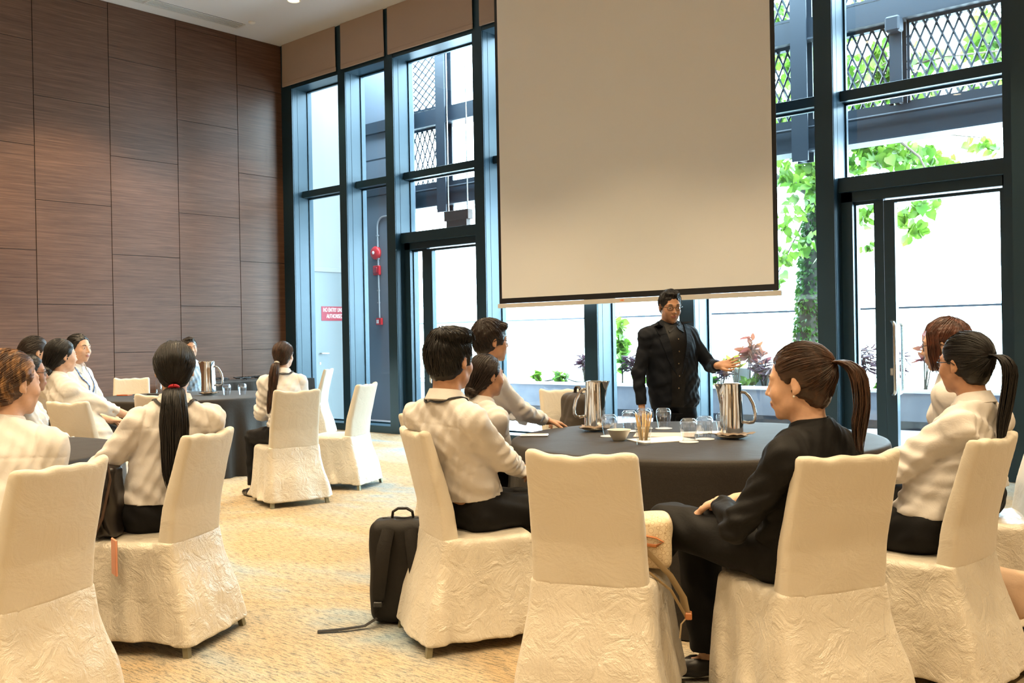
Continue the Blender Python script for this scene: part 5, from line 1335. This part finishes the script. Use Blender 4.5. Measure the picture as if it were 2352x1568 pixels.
p_ = inbag(-1.735, 2.892, 0.325); b = MB(); b.box(p_[0]-0.012, p_[0]+0.012, p_[1]-0.018, p_[1]+0.018, p_[2]-0.012, p_[2]+0.012, bev=0.003); b.build('buckle', M['tan'], t)
# black handbag beside the long-ponytail woman
t = empty('handbag', (-4.05, 1.955, 0.468), RA); tag(t, 'black leather handbag with brown strap beside the woman with the long ponytail', 'bag')
v = Vol((-0.14, -0.12, -0.01), (0.14, 0.12, 0.36), 0.006); softbox(v, (0, 0, 0.16), 0.062, 0.06, 0.155, 0.03, 0.015); v.disp(lambda X, Y, Z: 0.004*np.sin(35*Z+9*np.sin(10*X))); v.build('bag_body', M['leatherb'], t)
M['brownstrap'] = mat('brown_leather_strap', (0.06, 0.03, 0.015), 0.4)
b = MB(); b.tube([(-0.03, -0.05, 0.28), (0.0, -0.065, 0.33), (0.04, -0.075, 0.335), (0.055, -0.085, 0.26), (0.02, -0.09, 0.10), (-0.02, -0.085, 0.02)], 0.012, 8, flat=0.3); b.build('shoulder_strap', M['brownstrap'], t, smooth=True)
o = phone((-3.885, 1.90, 0.415), RA, M['peachc'], 'phone in a peach case at the seat edge between two near-left chairs'); o.rotation_euler = (PI/2, 0, RA+PI-0.95)
v = Vol((-0.12, -0.10, -0.01), (0.12, 0.10, 0.19), 0.006); softbox(v, (0, 0, 0.09), 0.085, 0.045, 0.085, 0.03, 0.02); v.cap((-0.05, 0, 0.155), (0.05, 0, 0.165), 0.035, k=0.03); v.disp(lambda X, Y, Z: 0.004*np.sin(40*Z+30*X))
o = v.build('cloth_pouch', M['beigebag'], None); o.location = (-1.04, 4.085, 0.17); o.rotation_euler = (0, 0.15, 0.1); tag(o, 'puffy pinkish beige pouch hanging low between the two rightmost chairs', 'pouch')
# ================================================================== planting outside
def leafmat(name, c1, c2, tr=0.45):
    m = mat(name, c1, 0.45, spec=0.4); v = coords(m, (1, 1, 1)); n = noise(m, v, 3.5, 2)
    col = ramp(m, n, [(0.35, c1), (0.65, c2)]); L(m, col, PB(m).inputs['Base Color'])
    nt = m.node_tree; t = nt.nodes.new('ShaderNodeBsdfTranslucent'); mx = nt.nodes.new('ShaderNodeMixShader'); mx.inputs[0].default_value = tr
    L(m, col, t.inputs['Color']); out = [q for q in nt.nodes if q.type == 'OUTPUT_MATERIAL'][0]
    L(m, PB(m).outputs[0], mx.inputs[1]); L(m, t.outputs[0], mx.inputs[2]); L(m, mx.outputs[0], out.inputs['Surface']); return m
M['leaf'] = leafmat('bright_green_leaf', (0.05, 0.14, 0.014), (0.15, 0.26, 0.03)); M['leafd'] = leafmat('vine_leaf', (0.015, 0.06, 0.010), (0.04, 0.11, 0.015), 0.3)
M['leafr'] = leafmat('croton_leaf', (0.14, 0.030, 0.040), (0.20, 0.075, 0.030), 0.35); M['leafp'] = leafmat('cordyline_leaf', (0.040, 0.015, 0.028), (0.07, 0.035, 0.045), 0.3)
M['leafy'] = leafmat('yellow_green_leaf', (0.22, 0.20, 0.02), (0.10, 0.15, 0.02), 0.4)
M['bark'] = mat('dark_mossy_bark', (0.030, 0.032, 0.022), 0.9); M['twig'] = mat('twig', (0.09, 0.07, 0.05), 0.9)
HEART = np.array([(0, 0, 0), (0.32, -0.10, 0.02), (0.50, 0.18, 0.05), (0.42, 0.50, 0.03), (0.18, 0.80, 0.0), (0, 1.05, -0.08), (-0.18, 0.80, 0.0), (-0.42, 0.50, 0.03), (-0.50, 0.18, 0.05), (-0.32, -0.10, 0.02), (0, 0.4, -0.03)], np.float32)
HF = [(0, 1, 2, 10), (10, 2, 3, 4), (10, 4, 5, 6), (10, 6, 7, 8), (10, 8, 9, 0)]
OVAL = np.array([(0, 0, 0), (0.16, 0.25, 0.03), (0.20, 0.55, 0.03), (0.10, 0.85, 0.0), (0, 1.0, -0.05), (-0.10, 0.85, 0.0), (-0.20, 0.55, 0.03), (-0.16, 0.25, 0.03), (0, 0.5, -0.02)], np.float32)
OF = [(0, 1, 2, 8), (8, 2, 3, 4), (8, 4, 5, 6), (8, 6, 7, 0)]
def leaves(name, C, D, size, material, parent, shape='heart', rng=None):
    rng = rng or np.random.RandomState(1); B, Fc = (HEART, HF) if shape == 'heart' else (OVAL*np.array([0.42, 1, 1], np.float32) if shape == 'blade' else OVAL, OF)
    n = len(C); D = D/np.linalg.norm(D, axis=1, keepdims=True); r = rng.randn(n, 3); Nn = r-D*(r*D).sum(1)[:, None]; Nn /= np.linalg.norm(Nn, axis=1, keepdims=True); X = np.cross(D, Nn)
    sz = (size*(0.7+0.6*rng.rand(n)))[:, None, None]
    V = C[:, None, :]+(B[None, :, 0:1]*X[:, None]+B[None, :, 1:2]*D[:, None]+B[None, :, 2:3]*Nn[:, None])*sz
    F = (np.array(Fc)[None]+np.arange(n)[:, None, None]*len(B)).reshape(-1, 4)
    return meshobj(name, V.reshape(-1, 3), F, material, parent, True)
def cluster(cs, per, rng, hang=0.6):
    C = []; D = []
    for (x, y, z, r) in cs:
        k = int(per*(r/0.35)**2); u = rng.randn(k, 3); u /= np.linalg.norm(u, axis=1, keepdims=True); u *= (rng.rand(k, 1)**0.4)*r; u[:, 1] *= 0.6
        C.append(np.array([x, y, z])+u); d = rng.randn(k, 3)*0.7; d[:, 2] -= hang; D.append(d)
    return np.concatenate(C), np.concatenate(D)
rng = np.random.RandomState(5)
FS = lambda px, py, dd: None
tr = empty('tree', (-6.05, 13.6, 0.3)); tag(tr, 'tree with vine-covered trunk and broad bright leaves in the planter at right', 'tree')
TX, TY = -6.05, 13.6
path = [(0.0, 0, -0.1), (0.0, 0, 0.8), (0.06, 0, 1.6), (0.12, 0, 2.4), (0.22, 0, 3.0), (0.24, 0, 3.7), (0.20, 0, 4.8), (0.1, 0, 6.0)]
b = MB(); b.tube([(x, y, z) for x, y, z in path], [0.20, 0.175, 0.165, 0.15, 0.13, 0.12, 0.10, 0.07], 14)
b.tube([(0.22, 0, 2.95), (-0.05, 0.0, 3.15), (-0.45, 0, 3.35), (-0.8, 0.1, 3.8)], [0.07, 0.065, 0.05, 0.03], 10); b.build('trunk', M['bark'], tr, smooth=True)
b = MB()
for (p0, p1) in (((0.24, 0, 3.8), (2.4, 0.2, 3.55)), ((0.24, 0, 4.2), (1.6, 0, 4.9)), ((0.2, 0, 4.6), (3.6, 0.3, 4.6)), ((1.2, 0.1, 3.8), (1.9, 0.1, 2.75)), ((0.1, 0, 2.9), (-0.5, 0.1, 1.9)), ((0.0, 0, 4.0), (-0.9, 0, 5.3))):
    mx_ = [(p0[i]+p1[i])/2+(0.12 if i == 2 else 0.05) for i in range(3)]; b.tube([p0, mx_, p1], [0.022, 0.015, 0.006], 6)
b.build('branch', M['twig'], tr, smooth=True)
# vine leaves hugging the trunk
n = 2600; t_ = rng.rand(n)*4.6-0.05+0.7; pa = np.array(path); cx = np.interp(t_, pa[:, 2], pa[:, 0]); rr_ = np.interp(t_, pa[:, 2], [0.20, 0.175, 0.165, 0.15, 0.13, 0.12, 0.10, 0.07]); a = rng.rand(n)*2*PI
C = np.stack([cx+np.cos(a)*(rr_+0.015), np.sin(a)*(rr_+0.015), t_], 1); D = np.stack([np.cos(a)*0.8, np.sin(a)*0.8, -0.6-0.4*rng.rand(n)], 1)+0.3*rng.randn(n, 3)
leaves('vine', C, D, 0.055, M['leafd'], tr, 'heart', rng)
CL = [(0.02, -0.81, 5.46, 0.28), (0.02, -0.81, 4.91, 0.25), (0.05, -0.78, 4.29, 0.28), (0.2, -0.65, 4.66, 0.22), (0.05, -0.79, 3.86, 0.22), (0.33, -0.54, 3.67, 0.31), (0.04, -0.79, 3.24, 0.22), (0.27, -0.59, 3.05, 0.37), (0.53, -0.36, 3.36, 0.25), (0.1, -0.74, 2.62, 0.22), (0.03, -0.8, 2.13, 0.19), (0.24, -0.62, 2.25, 0.22), (0.83, -0.11, 4.71, 0.28), (1.04, 0.08, 4.95, 0.25), (0.81, -0.12, 5.32, 0.25), (1.15, 0.18, 4.51, 0.25), (0.87, -0.07, 4.21, 0.25), (0.98, 0.02, 3.56, 0.28), (1.26, 0.27, 3.52, 0.28), (1.49, 0.47, 3.42, 0.28), (1.74, 0.69, 3.36, 0.25), (0.79, -0.14, 3.35, 0.19), (2.14, 0.9, 3.59, 0.17), (2.33, 0.9, 3.5, 0.12), (2.25, 0.9, 5.04, 0.31), (2.43, 0.9, 4.61, 0.28), (2.35, 0.9, 5.41, 0.25), (2.1, 0.9, 4.43, 0.12), (1.36, 0.36, 2.66, 0.28), (1.57, 0.54, 2.84, 0.22), (1.43, 0.42, 2.41, 0.19), (1.69, 0.65, 2.86, 0.12), (0.92, -0.03, 2.6, 0.19), (0.94, -0.01, 2.23, 0.14), (0.9, -0.04, 2.85, 0.15), (1.54, 0.52, 4.26, 0.22), (1.82, 0.76, 4.19, 0.19), (2.15, 0.9, 4.33, 0.15), (0.93, -0.01, 5.63, 0.25), (1.33, 0.33, 5.59, 0.22), (2.53, 0.9, 5.1, 0.25), (0.0, -0.83, 1.76, 0.11), (0.77, -0.16, 3.84, 0.22), (0.54, -0.36, 4.1, 0.28), (0.55, -0.35, 4.84, 0.31), (0.52, -0.37, 2.8, 0.25), (0.49, -0.4, 2.12, 0.19)]
C, D = cluster(CL, 62, rng); 
CL2 = [(-0.02+0.5*rng.rand(), -0.5+0.5*rng.rand(), z, 0.33) for z in (3.1, 3.45, 3.8, 4.2, 4.5, 4.8, 5.1, 5.4)]+[(0.75+0.26*k, 0.2, 4.3+0.3*(k % 3), 0.32) for k in range(5)]+[(2.25, 0.9, 4.75, 0.32), (0.9, 0, 3.5, 0.25), (1.3, 0.1, 3.45, 0.25)]
C2, D2 = cluster(CL2, 55, rng); C = np.concatenate([C, C2]); D = np.concatenate([D, D2])
leaves('foliage', C, D, 0.13, M['leaf'], tr, 'heart', rng)
OVALN = OVAL*np.array([0.45, 1, 1], np.float32)
def bush(name, x, y, z0, h, n, spread, label, cat, m_leaf, size, shape='oval', stems=5, group=None, up=0.5, top=0.35):
    t = empty(name, (x, y, z0)); tag(t, label, cat, group); b = MB(); ends = []
    for k_ in range(stems):
        a = rng.rand()*2*PI; e = (math.cos(a)*spread*rng.rand(), math.sin(a)*spread*0.5*rng.rand(), h*(0.65+0.35*rng.rand())); ends.append(e)
        b.tube([(e[0]*0.1, e[1]*0.1, -0.02), (e[0]*0.5, e[1]*0.5, e[2]*0.6), e], [0.009, 0.007, 0.004], 5)
    b.build('stem', M['twig'], t)
    k = np.arange(n) % stems; E_ = np.array(ends); fr = 1-top*rng.rand(n, 1)
    C = E_[k]*np.array([1, 1, 1])*fr; D = rng.randn(n, 3); D[:, 2] = up+0.5*rng.randn(n); leaves('leaves', C, D, size, m_leaf, t, shape, rng)
    return t
GP = 'leafy plants in the planter'
bush('croton_plant', -6.98, 13.55, 0.46, 0.82, 70, 0.30, 'tall red and yellow croton right of the standing speaker hand', 'plant', M['leafr'], 0.21, stems=7, up=0.1)
bush('croton_plant', -7.12, 13.40, 0.46, 0.62, 14, 0.22, 'yellow-green leaved croton in front of the red croton', 'plant', M['leafy'], 0.20, stems=4)
bush('cordyline_plant', -7.35, 13.35, 0.46, 0.42, 130, 0.22, 'wispy purple plant between the speaker hand and the croton', 'plant', M['leafp'], 0.17, 'blade', stems=9, up=-0.1, group=None)
bush('cordyline_plant', -6.62, 13.35, 0.46, 0.46, 150, 0.24, 'wispy purple plant between the croton and the tree trunk', 'plant', M['leafp'], 0.17, 'blade', stems=9, up=-0.1)
bush('cordyline_plant', -10.10, 13.5, 0.46, 0.50, 120, 0.18, 'wispy purple plant beside the dark mullion left of the speaker', 'plant', M['leafp'], 0.17, 'blade', stems=8, up=-0.1)
bush('cordyline_plant', -9.05, 13.5, 0.46, 0.50, 130, 0.22, 'wispy purple plant close behind the speaker shoulder', 'plant', M['leafp'], 0.17, 'blade', stems=8, up=-0.1)
bush('cordyline_plant', -5.2, 13.4, 0.46, 0.62, 150, 0.18, 'wispy purple plant seen in the narrow side glass of the right door', 'plant', M['leafp'], 0.17, 'blade', stems=9, up=-0.1)
bush('cordyline_plant', -4.75, 13.3, 0.46, 0.60, 150, 0.25, 'wispy purple plant behind the pull handle of the right door', 'plant', M['leafp'], 0.17, 'blade', stems=9, up=-0.1)
bush('croton_plant', -4.35, 13.5, 0.46, 0.85, 50, 0.28, 'red croton behind the reddish-haired woman', 'plant', M['leafr'], 0.20, stems=6, up=0.1)
bush('croton_plant', -3.95, 13.4, 0.46, 0.95, 40, 0.25, 'orange-green croton at the right side of the right door', 'plant', M['leafy'], 0.20, stems=6, up=0.1)
t = bush('climbing_plant', -9.27, 13.45, 0.46, 1.25, 60, 0.14, 'bright green broad-leaved climber left of the speaker', 'plant', M['leaf'], 0.17, 'heart', stems=5, up=-0.3, top=0.75)
bush('climbing_plant', -9.45, 13.3, 0.46, 0.35, 50, 0.2, 'low green climber at the foot of the mullion left of the speaker', 'plant', M['leaf'], 0.12, 'heart', stems=6, up=-0.1, top=0.7)
for k_, (x, lb) in enumerate(((-11.0, 'small bright seedling at the left end of the visible planter'), (-10.45, 'low seedling by the black irrigation hose'), (-7.6, 'low green creeper under the speaker hand'), (-6.85, 'green creeper at the foot of the croton'), (-5.6, 'low green creeper right of the tree trunk'), (-4.9, 'low green creeper behind the right door handle'), (-8.8, 'low green creeper behind the speaker'))):
    bush('creeping_plant', x, 13.3, 0.46, 0.16 if k_ > 1 else 0.2, 22, 0.22, lb, 'plant', M['leaf'], 0.12, 'heart', stems=5, up=0.1, top=0.6)
b = MB(); pts = [(-10.9+0.08*q, 13.35+0.06*math.sin(q*0.6), 0.50+0.04*math.sin(q*0.45)) for q in range(16)]; b.tube(pts, 0.012, 6); b.tube([(x, y+0.1, z+0.03) for x, y, z in pts[2:]], 0.01, 6)
tag(b.build('hose', M['black'], smooth=True), 'black irrigation hose looping over the planter soil', 'hose')
for (x, y, lb) in ((-7.1, 13.6, 'square grey pot standing behind the wispy purple plant'), (-6.75, 13.62, 'square grey pot behind the croton stem')):
    t = MB(); t.box(-0.13, 0.13, -0.1, 0.1, 0, 0.30, bev=0.01); tag(t.build('plant_pot', M['coping'], loc=(x, y, 0.46)), lb, 'pot', 'grey pots in the planter')
# ================================================================== the people
lap = (0.35, 0.5, 0.5)
p1 = person('man in white shirt seen from behind, hands on lap, black hair, at the near table', (-2.92, 3.05), 57, 1.335, head_xy=(-2.88, 2.90), head_ang=36, sex=1, skin='tan', s=1.0, hs=1.07,
       hairkw=dict(style='short', color='black', vol=0.015, strands=900, fringe=0.3, blobs=[((0.03, -0.02, 0.105), (0.07, 0.085, 0.03))]), h=0.0048, lanyard='lanyard', torso_ang=42,
       wr=[(-0.07, 0.30, 0.68), (0.03, 0.27, 0.675)], hands=[((0.4, 0.9, -0.15), (0.1, 0, -1), (0.25, 0.35, 0.35)), ((-0.5, 0.8, -0.1), (0, 0, -1), (0.3, 0.5, 0.5))], name_seed=1, eyes_=True)
def watch(p, i, m1):
    W_, E_ = p['W'][i], p['E'][i]; d = (W_-E_)/np.linalg.norm(W_-E_); c = W_-d*0.022; a = np.cross(d, [0, 0, 1.0]); a /= np.linalg.norm(a); b_ = np.cross(a, d)
    b = MB(); b.tube([tuple(c+(a*math.cos(t)+b_*math.sin(t))*0.0305) for t in np.linspace(0, 2*PI, 25)], 0.009, 6, cap=False, flat=0.35, up=tuple(a)); b.build('wrist_watch', m1, p['root'], smooth=True)
watch(p1, 0, M['black'])
person('woman with low black bun in white shirt between two men at the near table', (-3.55, 3.68), 50, 1.215, head_xy=(-3.40, 3.69), head_ang=55, skin='tan', s=0.94,
       hairkw=dict(style='bun', color='dark', tie=(0, -0.085, -0.065), blobs=[((0, -0.105, -0.080), (0.045, 0.036, 0.038))]), h=0.006, name_seed=2)
g = person('tall curly-haired man with glasses and white shirt, one hand on the near table', (-3.86, 4.18), 66, 1.40, head_xy=(-3.74, 4.10), head_ang=66, sex=1, skin='tan', s=1.0,
       hairkw=dict(style='short', color='dark', vol=0.016, fringe=0.2), h=0.006, name_seed=3, wr=[(-0.12, 0.36, 0.79), (0.10, 0.36, 0.79)], hands=[((0.1, 1, -0.1), (0, 0, -1), lap), ((0.1, 1.0, -0.25), (0, 0, -1), (0.35, 0.45, 0.4))])
gg = glasses(g['root'], g['Hc'], g['R'], g['hs'])
p4 = person('woman in black blazer with brown ponytail and pearl earring, legs crossed, in the foreground', (-1.42, 3.09), -42, 1.262, head_xy=(-1.375, 3.02), head_ang=-57, head_pitch=-4, skin='fair', s=1.0, hs=1.06, jacket=True, shirt='blackcloth', heavy=0.008,
       hairkw=dict(style='ponytail', color='brown', tie=(0, -0.098, 0.055), tail=[(0, -0.095, 0.055), (0.005, -0.135, 0.060), (0.012, -0.175, 0.02), (0.016, -0.180, -0.07), (0.014, -0.165, -0.14), (0.02, -0.16, -0.19)], tailw=[0.012, 0.026, 0.036, 0.034, 0.016], tieband=M['black'], tien=(0, -0.95, 0.2), tier=0.017, forehead=0.006),
       h=0.0045, name_seed=4, torso_ang=-38, wr=[(-0.11, 0.24, 0.705), (0.0, 0.25, 0.70)], hands=[((0.55, 0.75, -0.2), (0.2, 0.1, -1), (0.3, 0.7, 0.7)), ((-0.7, 0.7, -0.1), (-0.1, 0, -1), (0.3, 0.7, 0.7))],
       knees=[(-0.10, 0.47, 0.60), (0.05, 0.46, 0.54)], ankles=[(-0.30, 0.62, 0.30), (0.05, 0.42, 0.105)], spec=dict(toe=[(-0.7, 0.6, -0.35), (-0.80, 0.60, 0)], legr=(0.098, 0.080, 0.070)), cuff=0.045)
for q_ in (-1, 1):
    e_ = p4['Hc']+p4['R']@(np.array([q_*0.079, -0.004, -0.037])*p4['hs']); o = MB(); o.lathe([(0.0005, 0.004), (0.0035, 0.002), (0.004, 0), (0.0035, -0.002), (0.0005, -0.004)], 10); o.build('earring', M['white_pearl'], p4['root'], smooth=True, loc=tuple(e_))
g = person('woman with glasses and smooth black ponytail in cream blouse at the right', (-1.20, 3.77), -42, 1.288, head_xy=(-1.09, 3.84), head_ang=-27, skin='tan', s=0.97,
       hairkw=dict(style='ponytail', color='black', tie=(0, -0.100, 0.035), tail=[(0, -0.100, 0.035), (0.01, -0.145, 0.035), (0.02, -0.175, -0.01), (0.022, -0.165, -0.11), (0.02, -0.145, -0.21), (0.015, -0.135, -0.28)], tailw=[0.010, 0.024, 0.032, 0.026, 0.010], tieband=M['black'], tien=(0, -0.95, 0.1), tier=0.013),
       h=0.0048, name_seed=5, torso_ang=-38, wr=[(-0.13, 0.30, 0.665), (-0.02, 0.33, 0.68)], hands=[((0.3, 0.9, -0.1), (0, 0, -1), lap), ((-0.4, 0.9, 0.15), (0, 0, -1), lap)], cuff=0.09, sleeve=1.08)
glasses(g['root'], g['Hc'], g['R'], g['hs'])
g = person('woman with reddish brown loose hair in cream blouse behind the glasses-wearing woman at right', (-1.26, 4.62), -58, 1.348, head_xy=(-1.36, 4.50), head_ang=-52, head_pitch=-6, skin='fair', s=0.97,
       hairkw=dict(style='long', color='red', side=True, vol=0.013, fringe=0.4), h=0.0055, name_seed=6, torso_ang=-50, wr=[(-0.14, 0.30, 0.70), (-0.05, 0.33, 0.71)], sleeve=1.08)
glasses(g['root'], g['Hc'], g['R'], g['hs'])
sp = person('standing man in dark suit jacket and open black shirt speaking with one hand out', (-3.60, 5.86), 160, 1.612, head_xy=(-3.57, 5.78), head_ang=170, head_pitch=-12, sex=1, skin='tan', s=0.94, stand=True, jacket=True, shirt='navy', lower='navy', collar=False, heavy=0.030,
       hairkw=dict(style='short', color='black', vol=0.007, tufts=[((0, 0.03, 0.105), (0.05, 0.05, 0.014))], strands=700), h=0.0050, name_seed=7,
       el=[(-0.34, -0.10, 1.05), (0.36, -0.05, 1.05)], wr=[(-0.17, 0.30, 1.08), (0.29, 0.06, 0.80)], hands=[((-0.92, 0.25, 0.12), (0.15, 0.7, 0.55), (0.12, 0.15, 0.15)), ((0.05, 0.10, -1), (-1, 0, 0), (0.3, 0.4, 0.4))], cuff=0.03)
glasses(sp['root'], sp['Hc'], sp['R'], sp['hs'], 0.0195)
# shirt front, lapels and buttons of the speaker
def placket(P_):
    root, Nk, ch, fw, ax, s = P_['root'], P_['Nk'], P_['chest'], P_['fwd'], P_['ax'], 0.94
    from mathutils.bvhtree import BVHTree
    jk = [c for c in root.children if c.name.startswith('jacket')][0]; me = jk.data
    bv = BVHTree.FromPolygons([tuple(q.co) for q in me.vertices], [tuple(q.vertices) for q in me.polygons])
    def on(x, z, off):
        o_ = Vector(Nk)*0+Vector((Nk[0], Nk[1], 0))+Vector(ax)*x+Vector(fw)*0.5; o_.z = z; d_ = -Vector(fw)
        h_ = bv.ray_cast(o_, d_, 0.9)
        q = h_[0] if h_[0] is not None else Vector((Nk[0], Nk[1], z))+Vector(ax)*x+Vector(fw)*0.10
        return q-d_*off
    zt, zb = Nk[2]+0.0, Nk[2]-0.62; V = []; F = []; nz, nx = 26, 8
    for i in range(nz+1):
        t = i/nz; z = zt+(zb-zt)*t; w_ = 0.052*(1-t)**0.7+0.035*max(0, t-0.55)+0.020
        for j in range(nx+1): V.append(tuple(on(-w_+2*w_*j/nx, z, 0.006)))
    for i in range(nz):
        for j in range(nx): a = i*(nx+1)+j; F.append((a, a+1, a+nx+2, a+nx+1))
    n0 = len(V); V += [tuple(Vector(v_)-Vector(fw)*0.02) for v_ in V]; F += [tuple(q+n0 for q in reversed(f)) for f in F]
    o = meshobj('shirt_front', V, F, M['blackshirt'], root, True); recalc(o)
    for q in (-1, 1):
        V = []; F = []; n = 22
        for i in range(n+1):
            t = i/n; z = zt+0.02-0.36*t; xi = q*(0.066*(1-t)**0.75+0.018); wd = 0.052*math.sin(min(1, (1-t)*1.25+0.02)*PI*0.5)*(1.0 if t < 0.3 else 1)+0.003
            if 0.24 < t < 0.30: wd *= 0.72
            V.append(tuple(on(xi, z, 0.012))); V.append(tuple(on(xi+q*wd, z, 0.008))); V.append(tuple(on(xi+q*wd, z, -0.004))); V.append(tuple(on(xi, z, -0.002)))
        for i in range(n):
            for j in range(4): a, c_ = i*4+j, i*4+(j+1) % 4; F.append((a, c_, c_+4, a+4))
        o = meshobj('lapel', V, F, M['navy'], root, False); recalc(o)
        # shirt collar points
        V = [tuple(on(q*0.012, zt-0.012, 0.010)), tuple(on(q*0.062, zt+0.015, 0.004)), tuple(on(q*0.055, zt-0.055, 0.016)), tuple(on(q*0.022, zt-0.035, 0.014))]
        V += [tuple(Vector(v_)-Vector(fw)*0.012) for v_ in V]
        o = meshobj('shirt_collar', V, [(0, 1, 2, 3), (7, 6, 5, 4), (0, 3, 7, 4), (3, 2, 6, 7), (2, 1, 5, 6), (1, 0, 4, 5)], M['blackshirt'], root); recalc(o)
    for k_ in range(5):
        p_ = on(0.002, zt-0.10-0.085*k_, 0.009); b = MB(); b.lathe([(0.0005, 0.003), (0.005, 0.003), (0.0055, 0.0)], 10); o = b.build('button', M['satinsteel'], root, smooth=True, loc=p_); o.rotation_euler = (-PI/2, 0, 0)
    # throat of open skin
    V = [tuple(on(-0.028, zt+0.025, 0.004)), tuple(on(0.028, zt+0.025, 0.004)), tuple(on(0.004, zt-0.075, 0.011)), tuple(on(-0.004, zt-0.075, 0.011))]
placket(sp)
person('woman seen from behind with very long straight black ponytail and red hair tie', (-4.01, 2.17), -22, 1.308, head_xy=(-3.95, 2.23), head_ang=-17, skin='fair', s=1.0,
       hairkw=dict(style='ponytail', color='black', tie=(0, -0.088, -0.075), tail=[(0, -0.085, -0.075), (0, -0.120, -0.10), (0, -0.150, -0.20), (0, -0.150, -0.33), (0, -0.150, -0.45), (0.004, -0.150, -0.53)], tailw=[0.012, 0.038, 0.060, 0.050, 0.010], tailn=650, tieband=M['red_tie'], tien=(0, -0.5, -0.85), tier=0.018, tiet=0.008, vol=0.012),
       h=0.0048, name_seed=8, lanyard='lanyard', wr=[(-0.20, 0.24, 0.70), (0.10, 0.28, 0.68)], sleeve=1.1, knees=[(-0.22, 0.40, 0.50), (0.0, 0.42, 0.50)], ankles=[(-0.22, 0.40, 0.09), (0.0, 0.40, 0.09)])
person('woman seen from behind with long brown ponytail and white pearl hair tie in white shirt', (-6.52, 4.66), -18, 1.300, head_xy=(-6.60, 4.70), head_ang=10, skin='fair', s=0.95,
       hairkw=dict(style='ponytail', color='brown', tie=(-0.02, -0.088, -0.055), tail=[(-0.02, -0.088, -0.055), (-0.025, -0.125, -0.085), (-0.03, -0.155, -0.20), (-0.04, -0.175, -0.34), (-0.07, -0.18, -0.46)], tailw=[0.012, 0.030, 0.042, 0.032, 0.008], tieband=M['white_pearl'], tien=(0, -0.5, -0.85), tier=0.016, tiet=0.009),
       h=0.006, name_seed=9, lanyard='lanyard', knees=[(-0.25, 0.34, 0.50), (-0.05, 0.42, 0.50)], ankles=[(-0.25, 0.34, 0.09), (-0.05, 0.40, 0.09)])
person('older man in pale blue shirt facing the room beyond the middle table', (-10.02, 5.86), 135, 1.365, head_xy=(-9.80, 5.72), head_ang=143, head_roll=6, sex=1, skin='tan', s=1.0, shirt='shirtblue',
       hairkw=dict(style='short', color='grey', vol=0.007, tufts=[((0, 0.02, 0.105), (0.05, 0.06, 0.012))]), h=0.0065, name_seed=10)
person('woman with brown highlighted hair seen from behind in the lower left corner', (-3.60, 1.30), -8, 1.285, head_xy=(-3.67, 1.43), head_ang=28, skin='fair', s=1.0, heavy=0.03,
       hairkw=dict(style='bun', color='light', tie=(0.0, -0.10, -0.02), blobs=[((0, -0.10, -0.03), (0.05, 0.035, 0.05))], vol=0.012, forehead=0.022), h=0.0048, name_seed=11, wr=[(-0.16, 0.28, 0.70), (0.04, 0.30, 0.70)], el=[(-0.34, 0.05, 0.75), (0.28, -0.05, 0.75)], sleeve=1.2)
g = person('woman with glasses mostly hidden behind the highlighted-hair woman at the left edge', (-6.34, 2.56), 62, 1.245, head_xy=(-6.24, 2.54), head_ang=60, skin='brown', s=0.97,
       hairkw=dict(style='bun', color='black', tie=(0, -0.09, -0.04), blobs=[((0, -0.105, -0.05), (0.04, 0.035, 0.04))]), h=0.006, name_seed=12)
glasses(g['root'], g['Hc'], g['R'], g['hs'])
person('woman with brown updo and white shirt farthest left among the group at the middle table', (-7.75, 3.14), 42, 1.375, head_xy=(-7.55, 3.12), head_ang=46, skin='fair', s=1.0,
       hairkw=dict(style='bun', color='dark', tie=(-0.0, -0.10, 0.0), blobs=[((0, -0.118, -0.005), (0.032, 0.028, 0.032))]), h=0.0065, name_seed=13)
person('woman with large low black bun and rolled white sleeves sitting at the middle table', (-6.78, 3.20), 32, 1.345, head_xy=(-6.99, 3.07), head_ang=42, skin='fair', s=1.0,
       hairkw=dict(style='bun', color='black', tie=(0, -0.095, -0.085), blobs=[((0, -0.115, -0.100), (0.052, 0.042, 0.042))], vol=0.013), h=0.006, name_seed=14, cuff=0.16, wr=[(-0.06, 0.26, 0.70), (0.14, 0.36, 0.70)], hands=[((0.3, 0.9, -0.1), (0, 0, -1), lap), ((0.1, 0.95, -0.1), (0, 0, -1), (0.2, 0.3, 0.3))])
person('young woman with face turned to the room, blue patterned lanyard and white shirt', (-8.10, 3.72), 95, 1.395, head_xy=(-8.05, 3.68), head_ang=110, skin='fair', s=1.0,
       hairkw=dict(style='bun', color='black', tie=(0, -0.10, -0.03), blobs=[((0, -0.105, -0.03), (0.035, 0.03, 0.035))]), h=0.005, name_seed=15, lanyard='bluelanyard')
